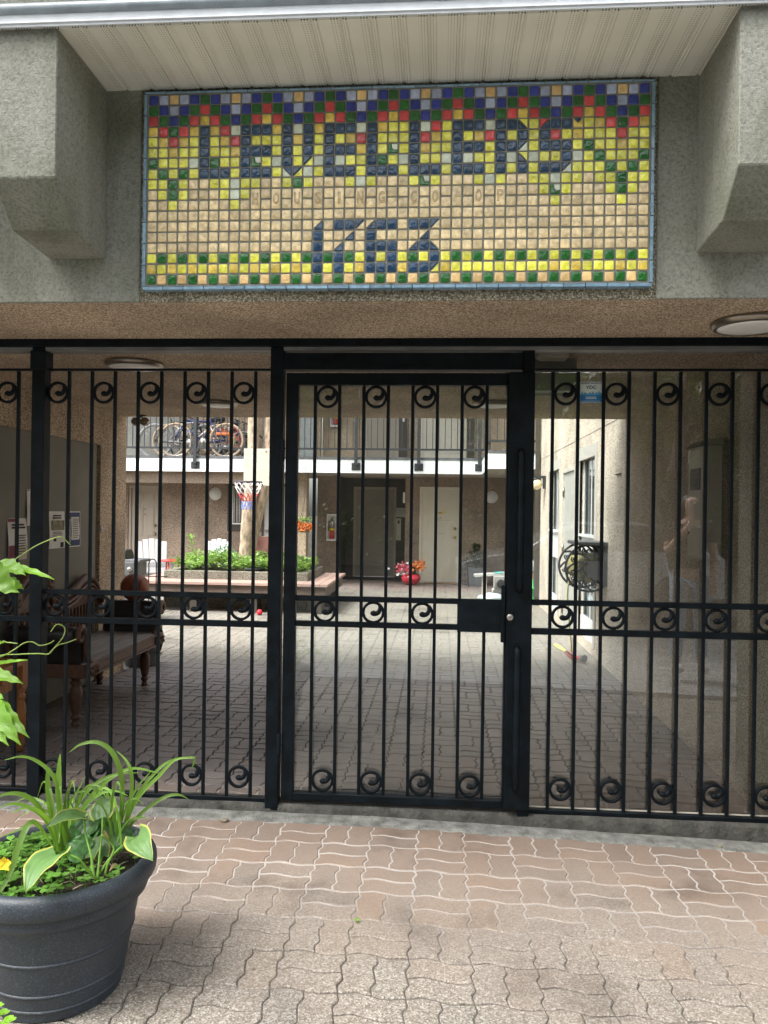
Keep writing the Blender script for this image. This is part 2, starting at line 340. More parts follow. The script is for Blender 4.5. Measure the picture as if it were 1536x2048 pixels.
# ---------------------------------------------------------------- ground and paving
def paver_mat():
    m, n, b = newmat('concrete_paver'); L = n.links
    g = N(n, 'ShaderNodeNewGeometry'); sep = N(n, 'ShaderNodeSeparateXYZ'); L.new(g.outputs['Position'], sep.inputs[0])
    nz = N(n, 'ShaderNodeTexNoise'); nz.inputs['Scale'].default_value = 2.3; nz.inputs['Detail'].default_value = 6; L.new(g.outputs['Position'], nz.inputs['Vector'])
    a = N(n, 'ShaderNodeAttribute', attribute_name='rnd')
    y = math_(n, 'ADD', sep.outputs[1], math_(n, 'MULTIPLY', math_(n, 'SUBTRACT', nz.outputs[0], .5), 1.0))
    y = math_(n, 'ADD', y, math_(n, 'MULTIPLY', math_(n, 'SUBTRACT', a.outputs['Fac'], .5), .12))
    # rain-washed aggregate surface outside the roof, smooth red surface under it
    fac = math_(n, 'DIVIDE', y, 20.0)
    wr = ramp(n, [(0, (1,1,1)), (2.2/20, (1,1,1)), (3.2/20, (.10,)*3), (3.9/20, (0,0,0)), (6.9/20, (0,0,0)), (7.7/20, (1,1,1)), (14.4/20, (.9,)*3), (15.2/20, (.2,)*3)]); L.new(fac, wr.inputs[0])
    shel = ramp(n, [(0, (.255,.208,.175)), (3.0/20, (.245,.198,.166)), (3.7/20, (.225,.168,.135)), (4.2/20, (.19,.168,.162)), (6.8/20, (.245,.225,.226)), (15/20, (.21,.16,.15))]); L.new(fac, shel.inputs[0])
    v = N(n, 'ShaderNodeTexVoronoi'); v.inputs['Scale'].default_value = 190; L.new(g.outputs['Position'], v.inputs['Vector'])
    s2 = N(n, 'ShaderNodeSeparateColor'); L.new(v.outputs['Color'], s2.inputs[0])
    agg = ramp(n, [(0, (.17,.155,.135)), (.18, (.285,.252,.215)), (.45, (.345,.31,.27)), (.7, (.225,.195,.163)), (.85, (.47,.445,.405))], 'CONSTANT'); L.new(s2.outputs[0], agg.inputs[0])
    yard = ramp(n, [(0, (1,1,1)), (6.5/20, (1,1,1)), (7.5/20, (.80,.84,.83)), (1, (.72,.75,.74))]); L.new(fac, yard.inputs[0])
    agg_c = mix(n, agg.outputs[0], yard.outputs[0], 1.0, 'MULTIPLY')
    hue = ramp(n, [(0, (.84,.85,.85)), (.15, (.95,.95,.945)), (.5, (1.0,.99,.975)), (.9, (1.02,.99,.955)), (1, (1.05,.98,.91))]); L.new(a.outputs['Fac'], hue.inputs[0])
    sp = ramp(n, [(.0, (.90,)*3), (.3, (1,1,1)), (.8, (1.08,)*3)]); L.new(s2.outputs[1], sp.inputs[0])
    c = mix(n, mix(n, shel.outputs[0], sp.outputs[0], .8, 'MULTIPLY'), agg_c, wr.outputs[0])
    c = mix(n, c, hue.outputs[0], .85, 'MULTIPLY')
    nb = N(n, 'ShaderNodeTexNoise'); nb.inputs['Scale'].default_value = 1.5; nb.inputs['Detail'].default_value = 7; nb.inputs['Roughness'].default_value = .62; L.new(g.outputs['Position'], nb.inputs['Vector'])
    st = ramp(n, [(.32, (.50,.48,.46)), (.45, (.94,.93,.92)), (.7, (1.08,1.06,1.03))]); L.new(nb.outputs[0], st.inputs[0])
    c = mix(n, c, st.outputs[0], .9, 'MULTIPLY')
    L.new(c, b.inputs['Base Color'])
    L.new(math_(n, 'ADD', math_(n, 'MULTIPLY', wr.outputs[0], .3), .5), b.inputs['Roughness'])
    bp = N(n, 'ShaderNodeBump'); bp.inputs['Distance'].default_value = .004
    L.new(math_(n, 'ADD', math_(n, 'MULTIPLY', wr.outputs[0], .5), .12), bp.inputs['Strength'])
    L.new(v.outputs['Distance'], bp.inputs['Height']); L.new(bp.outputs[0], b.inputs['Normal'])
    return m
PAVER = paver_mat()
def joint_mat():
    m, n, b = newmat('paver_joint_sand'); L = n.links
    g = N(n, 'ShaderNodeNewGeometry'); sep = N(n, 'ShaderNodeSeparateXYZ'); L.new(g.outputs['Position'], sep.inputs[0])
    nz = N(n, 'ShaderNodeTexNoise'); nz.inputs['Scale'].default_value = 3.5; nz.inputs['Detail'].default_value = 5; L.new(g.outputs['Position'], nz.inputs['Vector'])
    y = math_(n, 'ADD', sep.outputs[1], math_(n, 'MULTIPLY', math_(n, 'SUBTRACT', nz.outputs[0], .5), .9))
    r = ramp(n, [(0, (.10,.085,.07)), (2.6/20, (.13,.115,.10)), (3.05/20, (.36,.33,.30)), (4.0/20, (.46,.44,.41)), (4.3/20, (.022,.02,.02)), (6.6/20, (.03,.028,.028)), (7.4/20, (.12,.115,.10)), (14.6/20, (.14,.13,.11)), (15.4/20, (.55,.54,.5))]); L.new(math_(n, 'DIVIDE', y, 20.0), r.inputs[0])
    L.new(r.outputs[0], b.inputs['Base Color']); b.inputs['Roughness'].default_value = .95; return m
JOINT = joint_mat()
S = 0.215
PROFH = [(0,0),(.08,.002),(.20,.0110),(.30,.0115),(.5,.0005),(.64,-.0085),(.74,-.0090),(.92,-.002)]
PROFV = [(0,0),(.05,-.002),(.15,-.0062),(.20,-.0058),(.32,.0062),(.37,.0064),(.46,.001),(.5,0),(.55,-.002),(.65,-.0062),(.70,-.0058),(.82,.0062),(.87,.0064),(.96,.001)]
def edge(ax, a, k0, half=False):
    """points along one paver edge; ax 0: along x at y=a; k0 start; half index None/0/1"""
def prof_pts(p0, d, nrm, t0=0., t1=1.):
    out = []
    for t, o in (PROFH if d[0] else PROFV):
        if t0 - 1e-6 <= t < t1 - 1e-6: out.append((p0[0]+d[0]*t*S+nrm[0]*o, p0[1]+d[1]*t*S+nrm[1]*o))
    return out
def paver_outline(x, y, horiz, k):
    # square module corner (x,y); horiz pavers lie along x; k = 0/1
    X, Yv = (1,0), (0,1)
    if horiz: x0, x1, y0, y1 = x, x+S, y+k*S/2, y+(k+1)*S/2
    else: x0, x1, y0, y1 = x+k*S/2, x+(k+1)*S/2, y, y+S
    tx0, tx1 = (x0-x)/S, (x1-x)/S; ty0, ty1 = (y0-y)/S, (y1-y)/S
    P = []
    P += prof_pts((x, y0), X, (0,1), tx0, tx1)
    P += prof_pts((x1, y), Yv, (1,0), ty0, ty1)
    top = prof_pts((x, y1), X, (0,1), tx0, tx1) + [(x1, y1)]
    P += list(reversed(top))[:-1] if False else list(reversed(top[1:]))
    left = prof_pts((x0, y), Yv, (1,0), ty0, ty1) + [(x0, y1)]
    P += list(reversed(left[1:]))
    return P
def inset(poly, d):
    n = len(poly); out = []
    for i in range(n):
        a, b, c = Vector(poly[i-1]), Vector(poly[i]), Vector(poly[(i+1) % n])
        e1 = (b-a).normalized(); e2 = (c-b).normalized()
        n1 = Vector((-e1.y, e1.x)); n2 = Vector((-e2.y, e2.x)); k = n1 + n2
        k = k/max(.35, k.dot(n1)) if k.length > 1e-6 else n1
        out.append(b + k*d)
    return out
def fall(x): return min(-.012, -.024*(x+.8))      # the forecourt falls a little to the right
def paving(name, x0, x1, y0, y1, gap=.0022, skip=None, slope=False):
    mb = MB(); i0 = math.floor((x0-.13)/S); i1 = math.ceil((x1-.13)/S); j0 = round((y0-.04)/S); j1 = round((y1-.04)/S)
    cnt = 0
    for j in range(j0, j1):
        for i in range(i0, i1):
            x, y = .13+i*S, .04+j*S
            if skip and skip(x+S/2, y+S/2): continue
            for k in (0, 1):
                P = paver_outline(x, y, (i+j) % 2 == 0, k)
                g = gap*rnd.uniform(.7, 1.5)
                A = inset(P, g); B = inset(P, g+.0032); n = len(P)
                A = [Vector((a_.x, p_[1]+(a_.y-p_[1])*1.9)) for a_, p_ in zip(A, P)]; B = [Vector((b_.x, p_[1]+(b_.y-p_[1])*1.45)) for b_, p_ in zip(B, P)]
                dz = rnd.uniform(-.0012, .0012); tx, ty = rnd.uniform(-.008,.008), rnd.uniform(-.008,.008)
                cx, cy = x+S/2, y+S/2
                h = lambda p, z: (p[0], p[1], z + dz + (p[0]-cx)*tx + (p[1]-cy)*ty + (fall(p[0]) if slope else 0))
                mb.cur = rnd.random()
                vs = [h(p, -.02) for p in A] + [h(p, -.003) for p in A] + [h(p, 0) for p in B]
                fs = [list(range(2*n, 3*n))] + [(q*n+e, q*n+(e+1) % n, (q+1)*n+(e+1) % n, (q+1)*n+e) for q in (0,1) for e in range(n)]
                mb.add(vs, fs, 0)
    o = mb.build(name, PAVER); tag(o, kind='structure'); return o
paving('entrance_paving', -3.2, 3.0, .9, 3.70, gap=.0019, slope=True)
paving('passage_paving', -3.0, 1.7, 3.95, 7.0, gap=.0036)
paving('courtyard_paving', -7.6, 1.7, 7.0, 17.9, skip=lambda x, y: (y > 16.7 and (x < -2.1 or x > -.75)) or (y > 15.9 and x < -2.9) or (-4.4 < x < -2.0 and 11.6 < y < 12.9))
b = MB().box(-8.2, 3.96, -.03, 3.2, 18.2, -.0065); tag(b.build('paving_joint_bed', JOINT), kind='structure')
b = MB(); jx = [-8.2,-.3,3.2]; jy = [.7,2.7,2.95,3.79]; jz = [-.0065,-.0065,-.0028,-.0028]
for y_, z_ in zip(jy, jz):
    for x_ in jx: b.v.append((x_, y_, z_+fall(x_))); b.rv.append(.5)
for q in range(3):
    for p in range(2): b.f.append([q*3+p,q*3+p+1,q*3+p+4,q*3+p+3]); b.m.append(0); b.sm.append(False)
tag(b.build('forecourt_joint_bed', JOINT), kind='structure')
ASPH = M('asphalt', (.055,.055,.055), .9, var=.3, scale=30, bump=.4, bscale=120)
b = MB().add([(-250,-250,-.16),(250,-250,-.16),(250,250,-.16),(-250,250,-.16)], [(0,1,2,3)]); tag(b.build('ground', SOIL), kind='structure')
b = MB().box(-60, -9, -.3, 60, -2.6, -.14); tag(b.build('road', ASPH), kind='structure')
b = MB().box(-60, -2.6, -.3, 60, .7, -.105); tag(b.build('pavement', M('pavement_concrete', (.36,.35,.33), .9, var=.15, scale=3, bump=.3)), kind='structure')
# threshold: rough concrete apron and raised curb under the fence
mb = MB(); nx = 90
xs = [-3.2 + 5.2*i/nx for i in range(nx+1)]
rowz = []
for k, (yy, zz) in enumerate([(3.675,-.012),(3.69,.003),(3.73,.006),(3.77,.005),(3.80,.006)]):
    for x in xs:
        jig = (mnoise.noise((x*6, k*1.3, 0))*.022 + mnoise.noise((x*21, k*2, 5))*.010)*(1 if k < 2 else .3)
        mb.v.append((x, yy+jig, zz + fall(x) + mnoise.noise((x*30, yy*30, 2))*.003)); mb.rv.append(.5)
for k in range(4):
    for i in range(nx): mb.f.append([k*(nx+1)+i, k*(nx+1)+i+1, (k+1)*(nx+1)+i+1, (k+1)*(nx+1)+i]); mb.m.append(0); mb.sm.append(True)
tag(mb.build('concrete_apron', CONCA), kind='structure')
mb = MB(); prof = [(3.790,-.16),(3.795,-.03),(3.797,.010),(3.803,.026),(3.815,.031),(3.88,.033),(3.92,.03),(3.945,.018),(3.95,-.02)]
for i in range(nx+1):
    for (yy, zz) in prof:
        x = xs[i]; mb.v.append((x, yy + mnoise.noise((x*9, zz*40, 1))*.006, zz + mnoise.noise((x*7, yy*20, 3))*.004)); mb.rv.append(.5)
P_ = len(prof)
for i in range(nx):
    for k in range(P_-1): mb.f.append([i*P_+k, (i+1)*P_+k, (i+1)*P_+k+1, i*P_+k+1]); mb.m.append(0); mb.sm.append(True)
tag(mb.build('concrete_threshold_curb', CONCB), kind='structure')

# ---------------------------------------------------------------- front building with the passage through it
fb = thing('apartment_building', 'grey stucco building front with two corbels above the gated passage', 'building', (0,3.1,0))
mb = MB(); mb.box(-5.5,3.085,2.350,-1.246,3.0995,3.30); mb.box(.832,3.085,2.350,4.5,3.0995,3.30)
mb.build('stucco_wall', STUC, fb, bevel=.004)
mb = MB(); mb.box(-1.2455,3.094,2.3505,.8315,3.0995,3.30); mb.build('aggregate_lintel', PEBS, fb)
mb = MB(); mb.box(-5.5,3.105,2.362,-.9,3.40,3.30)
CORB = [(3.0848,3.214),(2.66,3.214),(2.66,2.682),(2.805,2.545),(3.0848,2.528)]
for xa, xb in ((-1.63,-1.388), (.982,1.26)):
    m_ = MB().prism(CORB[::-1], 'x', xa, xb); m_.build('corbel', STUC, fb, bevel=.004, seg=1, sharp=15)
# further corbels that hold the same overhang outside the frame
def soffit_mat():
    m, n, b = newmat('perforated_vinyl'); L = n.links
    g = N(n, 'ShaderNodeNewGeometry'); sep = N(n, 'ShaderNodeSeparateXYZ'); L.new(g.outputs['Position'], sep.inputs[0])
    def cell(s_, period):
        f = math_(n, 'FRACT', math_(n, 'DIVIDE', s_, period)); return math_(n, 'SUBTRACT', f, .5)
    dx, dy = cell(sep.outputs[0], .0105), cell(sep.outputs[1], .0105)
    d = math_(n, 'SQRT', math_(n, 'ADD', math_(n, 'MULTIPLY', dx, dx), math_(n, 'MULTIPLY', dy, dy)))
    dot = math_(n, 'LESS_THAN', d, .17)
    band = math_(n, 'ABSOLUTE', cell(math_(n, 'ADD', sep.outputs[0], 10.0), .104))
    msk = math_(n, 'MULTIPLY', dot, math_(n, 'LESS_THAN', band, .30))
    nz = N(n, 'ShaderNodeTexNoise'); nz.inputs['Scale'].default_value = 4; nz.inputs['Detail'].default_value = 5; L.new(g.outputs['Position'], nz.inputs['Vector'])
    r = ramp(n, [(.3, (.66,.655,.58)), (.7, (.77,.765,.68))]); L.new(nz.outputs[0], r.inputs[0])
    L.new(mix(n, r.outputs[0], (.10,.095,.07), msk), b.inputs['Base Color']); b.inputs['Roughness'].default_value = .5; return m
mb = MB(); x = -3.5; poly = []
while x < 3.0:
    poly += [(x,3.220),(x+.003,3.2245),(x+.010,3.2245),(x+.013,3.220),(x+.022,3.220),(x+.024,3.2175),(x+.030,3.2175),(x+.032,3.220)]; x += .104
x = -3.5 - (10 - math.floor(10/.104)*.104) * 0
poly2 = poly + [(x+.104*63, 3.262), (-3.5, 3.262)]
mb.prism(poly2, 'y', 2.672, 3.0845); mb.build('soffit_panel', soffit_mat(), fb)
mb = MB(); mb.box(-5.5,2.640,3.225,4.5,2.6595,3.25); mb.box(-5.5,2.634,3.206,4.5,2.640,3.25); mb.box(-5.5,2.628,3.216,4.5,2.634,3.222)
mb.build('white_flashing', M('flashing_white', (.62,.65,.68), .35, var=.08, scale=20), fb)
mb = MB().tube([(-5.5,2.636,3.268),(4.5,2.636,3.268)], .020, 12); mb.build('grey_conduit', M('conduit_grey', (.22,.26,.29), .4, var=.2, scale=15), fb)
mb = MB(); mb.box(-5.5,2.66,3.263,4.5,5.0,5.6); mb.build('upper_wall', STUC, fb)
mb = MB(); mb.box(-5.5,2.4,5.601,4.5,5.2,5.75); mb.build('roof', M('roof_membrane', (.12,.12,.12), .9), fb)
mb = MB(); mb.box(-3.6,3.10,2.356,1.66,7.0,2.75); mb.box(1.6601,3.10,2.356,4.5,3.92,3.3); mb.build('passage_ceiling', PEB, fb)
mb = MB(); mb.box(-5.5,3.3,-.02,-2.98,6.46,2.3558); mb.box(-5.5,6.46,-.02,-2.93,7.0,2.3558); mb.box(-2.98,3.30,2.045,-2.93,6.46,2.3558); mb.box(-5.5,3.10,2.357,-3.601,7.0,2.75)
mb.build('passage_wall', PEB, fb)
mb = MB(); mb.box(-2.979,3.9,.02,-2.95,6.42,2.044); mb.box(-2.979,6.42,.02,-2.962,6.4595,2.044, 1); mb.build('grey_wall_panel', [GREY, GREYL], fb)
mb = MB(); mb.box(-2.949,4.0,-.01,-2.86,4.95,.30); mb.build('wall_plinth', GREYL, fb)
mb = MB(); mb.box(-5.5,5.001,2.751,4.5,7.0,2.93); mb.build('unseen_low_roof', CONC, fb)  # unseen roof kept low behind the upper storey to let sun into the courtyard
mb = MB(); mb.box(1.72,3.12,-.02,4.5,3.92,2.3515); mb.build('front_pier', STUC, fb)
mb = MB(); mb.box(-5.5,3.12,-.02,-3.2,3.2995,2.3515); mb.build('front_pier', STUC, fb)

# ---------------------------------------------------------------- mosaic sign
def tile_mat(name, c, rough=.13, var=.14, b_=.3):
    m, n, b = newmat(name); L = n.links
    tc = N(n, 'ShaderNodeTexCoord'); src = tc.outputs['Object']
    nz = N(n, 'ShaderNodeTexNoise'); nz.inputs['Scale'].default_value = 45; nz.inputs['Detail'].default_value = 2; L.new(src, nz.inputs['Vector'])
    rp = ramp(n, [(.32, sc(c,1-var)), (.7, sc(c,1+var))]); L.new(nz.outputs[0], rp.inputs[0])
    a = N(n, 'ShaderNodeAttribute', attribute_name='rnd'); k = math_(n, 'ADD', math_(n, 'MULTIPLY', a.outputs['Fac'], .4), .8)
    vm = n.nodes.new('ShaderNodeVectorMath'); vm.operation = 'SCALE'; L.new(rp.outputs[0], vm.inputs[0]); L.new(k, vm.inputs['Scale'])
    L.new(vm.outputs[0], b.inputs['Base Color']); b.inputs['Roughness'].default_value = rough; b.inputs['Specular IOR Level'].default_value = .6
    n2 = N(n, 'ShaderNodeTexNoise'); n2.inputs['Scale'].default_value = 38; n2.inputs['Detail'].default_value = 1.5; n2.inputs['Distortion'].default_value = .8; L.new(src, n2.inputs['Vector'])
    bp = N(n, 'ShaderNodeBump'); bp.inputs['Strength'].default_value = b_; bp.inputs['Distance'].default_value = .012; L.new(n2.outputs[0], bp.inputs['Height']); L.new(bp.outputs[0], b.inputs['Normal'])
    return m
TC = {'B': (.030,.050,.30), 'L': (.42,.48,.66), 'O': (.82,.56,.25), 'G': (.022,.14,.028), 'R': (.66,.075,.08), 'M': (.76,.56,.10), 'Y': (.88,.84,.10),
      'N': (.022,.060,.125), 'W': (.68,.74,.60), 'T': (.80,.63,.36)}
TK = list(TC); TMATS = [tile_mat('glazed_tile_'+nm, TC[k], .10 if k in 'NGB' else .16 if k != 'W' else .5, .25 if k in 'TYM' else .15) for k, nm in zip(TK, ['blue','pale_blue','orange','green','red','mustard','yellow','navy','chipped_white','tan'])]
TMATS.append(tile_mat('tile_edge_tan', (.62,.52,.30), .3))
rows = ['BLOLBG', 'GBLBGR', 'RGBGRM']
MOS = [''.join(r[i % 6] for i in range(47)) for r in rows]
MOS += ['MRGRMNMRWNNNMNWNMNNNWNMY'+'YNWRYNNNWNN1Y2NN3YMRGRM',
        'YMRMYNYMRNYYYNMNYNYMRNYY'+'YNRMYNYMRNYNYNRYMYYYRYY',
        'YYMYYNYYMNNNYNYNYNNNMNY4'+'YNMYYNNNYNN5YNNNYGYYMYY',
        'GYYYWNGYYN6YWNY7WNWYYNGY'+'WNYYWNWYYNW8WYYNWYGYYYG',
        'YGYGYNNNYNNNY97WYNNNYNNN'+'YNNNYNNNYNYNYNN0YYYGYGY',
        'YYGYTTYYWYYTTYGYTTTYWYTT'+'TYaYTTTYWYTTYYWYYTYYGYY',
        'TYGYTTTYWYTTTTTTTTTTTTTT'+'TTTTTTTTTTTTTYbYTTTYGYT',
        'TTYTTTTTYTTTTTTTTTTTTTTT'+'TTTTTTTTTTTTTTYTTTTTYTT',
        'T'*47]
r12 = ['T']*47
for c_, v_ in ((16,'d'),(18,'N'),(19,'N'),(20,'e'),(21,'d'),(22,'N'),(23,'N'),(25,'N'),(26,'N'),(27,'e')): r12[c_] = v_
r13 = ['T']*47
for c_, v_ in ((16,'N'),(19,'d'),(21,'N'),(26,'d')): r13[c_] = v_
r14 = ['T']*47
for c_, v_ in ((16,'N'),(18,'d'),(21,'N'),(22,'N'),(23,'N'),(25,'d'),(26,'N'),(27,'f')): r14[c_] = v_
r15 = ['Y' if i % 2 == 0 else 'G' for i in range(47)]
for c_ in (16,18,21,23,27): r15[c_] = 'N'
r16 = ['M' if i % 2 == 0 else 'Y' for i in range(47)]
for c_ in (16,18,21,22,23,25,26): r16[c_] = 'N'
r16[27] = 'g'
for c_ in range(29, 47):
    if rnd.random() < .5: r16[c_] = 'Y'
r17 = ['G' if i % 2 == 0 else 'O' for i in range(47)]
MOS += [''.join(r) for r in (r12, r13, r14, r15, r16, r17)]
# split tiles: (first colour, second colour, diagonal): '/' first = upper left ; '\\' first = upper right
SPL = {'1': ('Y','N','\\'), '2': ('R','N','/'), '3': ('N','M','v'), '4': ('W','G','c'), '5': ('N','W','/'), '6': ('W','G','c'), '7': ('N','Y','/'), '8': ('Y','N','\\'),
       '9': ('N','W','\\'), '0': ('N','W','/'), 'a': ('W','G','c'), 'b': ('W','G','c'), 'd': ('T','N','/'), 'e': ('N','T','/'), 'f': ('T','N','\\'), 'g': ('N','Y','/')}
mosx0, mosx1, mosz0, mosz1 = -1.2085, .795, 2.411, 3.186
PX, PZ = (mosx1-mosx0)/47, (mosz1-mosz0)/18
sg = thing('mosaic_sign', 'large colourful mosaic tile sign with navy lettering above the gate', 'sign', (-.2,3.1,2.41))
mb = MB(); mb.box(mosx0-.004,3.0632,mosz0-.004,mosx1+.004,3.0985,mosz1+.004); mb.build('grout_bed', M('grey_grout', (.21,.21,.18), .9, var=.2, scale=30), sg)
LEDGE = tile_mat('tile_letter_edge', (.47,.33,.155), .25)
LETT = {10:'H',12:'O',14:'U',16:'S',18:'I',20:'N',22:'G',25:'C',27:'O',29:'-',31:'O',33:'P'}
mb = MB()
def tile(poly, mi, bz=.0022):
    """poly: ccw points in (x,z); a pillow-edged glazed tile standing proud of the grout"""
    n = len(poly); yb, y1, y2 = 3.070, 3.0605, 3.0585
    jx, jz = rnd.uniform(-.0008,.0008), rnd.uniform(-.0008,.0008); tl = rnd.uniform(-.014,.014); tl2 = rnd.uniform(-.014,.014)
    c = Vector((sum(p[0] for p in poly)/n, sum(p[1] for p in poly)/n))
    big = n == 12; I1 = inset(poly, .0010); I2 = inset(poly, .0028 if big else .0020); I3 = inset(poly, .0040 if big else .0028)
    yy = lambda p, y: y + (p[0]-c[0])*tl + (p[1]-c[1])*tl2
    vs = [(p[0]+jx, yb, p[1]+jz) for p in poly] + [(p[0]+jx, yy(p,y1+.001), p[1]+jz) for p in poly] + [(p[0]+jx, yy(p,y1-.0006), p[1]+jz) for p in I1] + [(p[0]+jx, yy(p,y2+.0003), p[1]+jz) for p in I2] + [(p[0]+jx, yy(p,y2), p[1]+jz) for p in I3]
    mb.cur = rnd.random()
    mb.add(vs, [list(range(4*n,5*n))], mi, big)
    o = len(mb.v)-5*n
    for q in (0,1,2,3):
        for e in range(n):
            mb.f.append([o+q*n+e, o+q*n+(e+1)%n, o+(q+1)*n+(e+1)%n, o+(q+1)*n+e]); mb.m.append(mi if q >= 2 or mi not in (9,6,5,2) else 10); mb.sm.append(q >= 2 and big)
def rrect(x0, z0, x1, z1, r=.0045):
    P = []
    for (cx, cz, a0) in ((x1-r,z0+r,-90),(x1-r,z1-r,0),(x0+r,z1-r,90),(x0+r,z0+r,180)):
        for k in range(3): a = R(a0+45*k); P.append((cx+math.cos(a)*r, cz+math.sin(a)*r))
    return P
g = .0030
for j, row in enumerate(MOS):
    assert len(row) == 47, (j, len(row))
    for i, ch in enumerate(row):
        x0, x1 = mosx0+i*PX+g, mosx0+(i+1)*PX-g; z1, z0 = mosz1-j*PZ-g, mosz1-(j+1)*PZ+g
        if i in LETT and j in (9, 10):
            if j == 9: tile(rrect(x0, z0-PZ, x1, z1), TK.index('T'))
            continue
        if ch in SPL:
            a, bb, kind = SPL[ch]; ia, ib = TK.index(a), TK.index(bb); e = .0012
            if kind == '/':
                tile([(x0,z0+2*e),(x1-2*e,z1),(x0,z1)], ia); tile([(x0+2*e,z0),(x1,z0),(x1,z1-2*e)], ib)
            elif kind == '\\':
                tile([(x1,z0+2*e),(x1,z1),(x0+2*e,z1)], ia); tile([(x0,z0),(x1-2*e,z0),(x0,z1-2*e)], ib)
            elif kind == 'v':
                xm, zm = (x0+x1)/2, z0+(z1-z0)*.55
                tile([(xm,zm),(x1-.006,z1),(x0+.006,z1)], ia); tile([(x0,z0),(x1,z0),(x1,z1-.002),(xm,zm-.003),(x0,z1-.002)], ib)
            else:   # chipped glaze: ragged pale patch left on a green tile
                tile([(x0,z0),(x1,z0),(x1,z0+.012),(x0+.020,z0+.010),(x0+.014,z0+.019),(x0+.010,z1),(x0,z1)], ib)
                tile([(x0+.0165,z0+.0205),(x0+.0225,z0+.0135),(x1,z0+.0155),(x1,z1),(x0+.0125,z1)], ia)
        else: tile(rrect(x0, z0, x1, z1), TK.index(ch))
mb.build('glazed_tiles', TMATS, sg)
mb = MB()
for c_, ch in LETT.items():
    cx = mosx0+(c_+.5)*PX; cz = mosz1-10*PZ
    lm = MB(); textmesh(lm, ch, (0,0,0), (1,0,0), (0,0,1), .066, outline=.0019)
    if ch == '-': lm = MB(); lm.tube([(-.009,0,-.003),(.009,0,-.003),(.009,0,.003),(-.009,0,.003)], .0011, 5, closed=True)
    xs = [p[0] for p in lm.v]; zs = [p[2] for p in lm.v]; mx_, mz_ = (min(xs)+max(xs))/2, (min(zs)+max(zs))/2; wx = max(xs)-min(xs)
    kx = min(1., .025/wx); kz = 1.0 if ch == '-' else .048/(max(zs)-min(zs))
    MB().add([(cx+(p[0]-mx_)*kx, 3.0584+p[1]*.7, cz+(p[2]-mz_)*kz) for p in lm.v], lm.f, 0).build('embossed_letter', LEDGE, sg)
mb = MB(); BW = PX*2
def trim(x0, z0, x1, z1): mb.cur = rnd.random(); mb.box(x0+.0012, 3.0595+rnd.uniform(0,.002), z0+.0012, x1-.0012, 3.0985, z1-.0012)
for k in range(24):
    xa = mosx0-.016+k*(mosx1-mosx0+.032)/24; xb = mosx0-.016+(k+1)*(mosx1-mosx0+.032)/24
    trim(xa, mosz0-.0195, xb, mosz0-.004); trim(xa, mosz1+.004, xb, mosz1+.0150)
for k in range(9):
    za = mosz0-.004+k*(mosz1-mosz0+.008)/9; zb = mosz0-.004+(k+1)*(mosz1-mosz0+.008)/9
    trim(mosx0-.0195, za, mosx0-.004, zb); trim(mosx1+.004, za, mosx1+.0195, zb)
mb.build('pale_blue_border', tile_mat('glazed_border_blue', (.20,.33,.44), .15), sg, bevel=.0015)
# ---------------------------------------------------------------- iron fence and gate
GY = 3.83
def scroll_mesh():
    mb = MB(); n = 40; ro = .0565; t = .0135
    # flat ring
    prof = [(ro-t,-.006),(ro-t*.8,-.008),(ro-t*.2,-.008),(ro,-.006),(ro,.006),(ro-t*.2,.008),(ro-t*.8,.008),(ro-t,.006)]
    vs = []; fs = []; P = len(prof)
    for k in range(n):
        a = 2*math.pi*k/n
        for r_, y_ in prof: vs.append((r_*math.cos(a), y_, r_*math.sin(a)))
    for k in range(n):
        for i in range(P): fs.append((k*P+i, ((k+1) % n)*P+i, ((k+1) % n)*P+(i+1) % P, k*P+(i+1) % P))
    mb.add(vs, fs, 0, True)
    pts = []; rs = []
    ctrl = [(-.0145,-.002,.003),(-.0115,-.003,.0085),(-.006,-.0035,.0125),(.001,-.0045,.0142),(.009,-.006,.0130),(.018,-.005,.0118),(.0265,.001,.0112),(.032,.011,.0105),(.0345,.022,.0098),(.032,.033,.0085),(.026,.042,.006)]
    for x, z, r_ in ctrl: pts.append((x, 0, z)); rs.append(r_)
    mb.tube(pts, rs, 10, 0, flat=1.0)
    mb.box(-.062,-.004,-.003,-.052,.004,.003); mb.box(.052,-.004,-.003,.062,.004,.003)
    return mb
SCR = scroll_mesh().build('scroll', IRON); SCRD = SCR.data; bpy.data.objects.remove(SCR)
def part_copy(name, data, parent, loc):
    o = bpy.data.objects.new(name, data); col.objects.link(o); o.parent = parent; o.location = Vector(loc) - LOC[parent.name] - Vector((0,0,.0565 if name == 'scroll' else 0)); return o
PKD = {}
def picket(parent, x, z0, z1):
    key = round(z1-z0, 3)
    if key not in PKD:
        o = MB().box(-.0078,-.0078,0,.0078,.0078,z1-z0).build('picket', IRON, bevel=.0015); PKD[key] = o.data; bpy.data.objects.remove(o)
    part_copy('picket', PKD[key], parent, (x, GY, z0))
def rail(parent, x0, x1, z0, z1, d=.014): MB().box(x0, GY-d, z0, x1, GY+d, z1).build('rail', IRON, parent, bevel=.002)
def post(parent, x, wd, z0, z1, collar=False, foot=False):
    o = MB().box(x-wd/2, GY-wd/2, z0, x+wd/2, GY+wd/2, z1).build('post', IRON, parent, bevel=.003)
    if collar: MB().box(x-wd/2-.007, GY-wd/2-.007, 2.205, x+wd/2+.007, GY+wd/2+.007, 2.30).build('collar', IRON, o, bevel=.003)
    return o
fr = thing('gateway', 'black iron header beam and three square posts that hold the gate', 'gateway', (-.2,GY,0))
post(fr, -2.058, .068, .0, 2.318, True); post(fr, -.822, .066, .0, 2.318); post(fr, .424, .056, .0, 2.318)
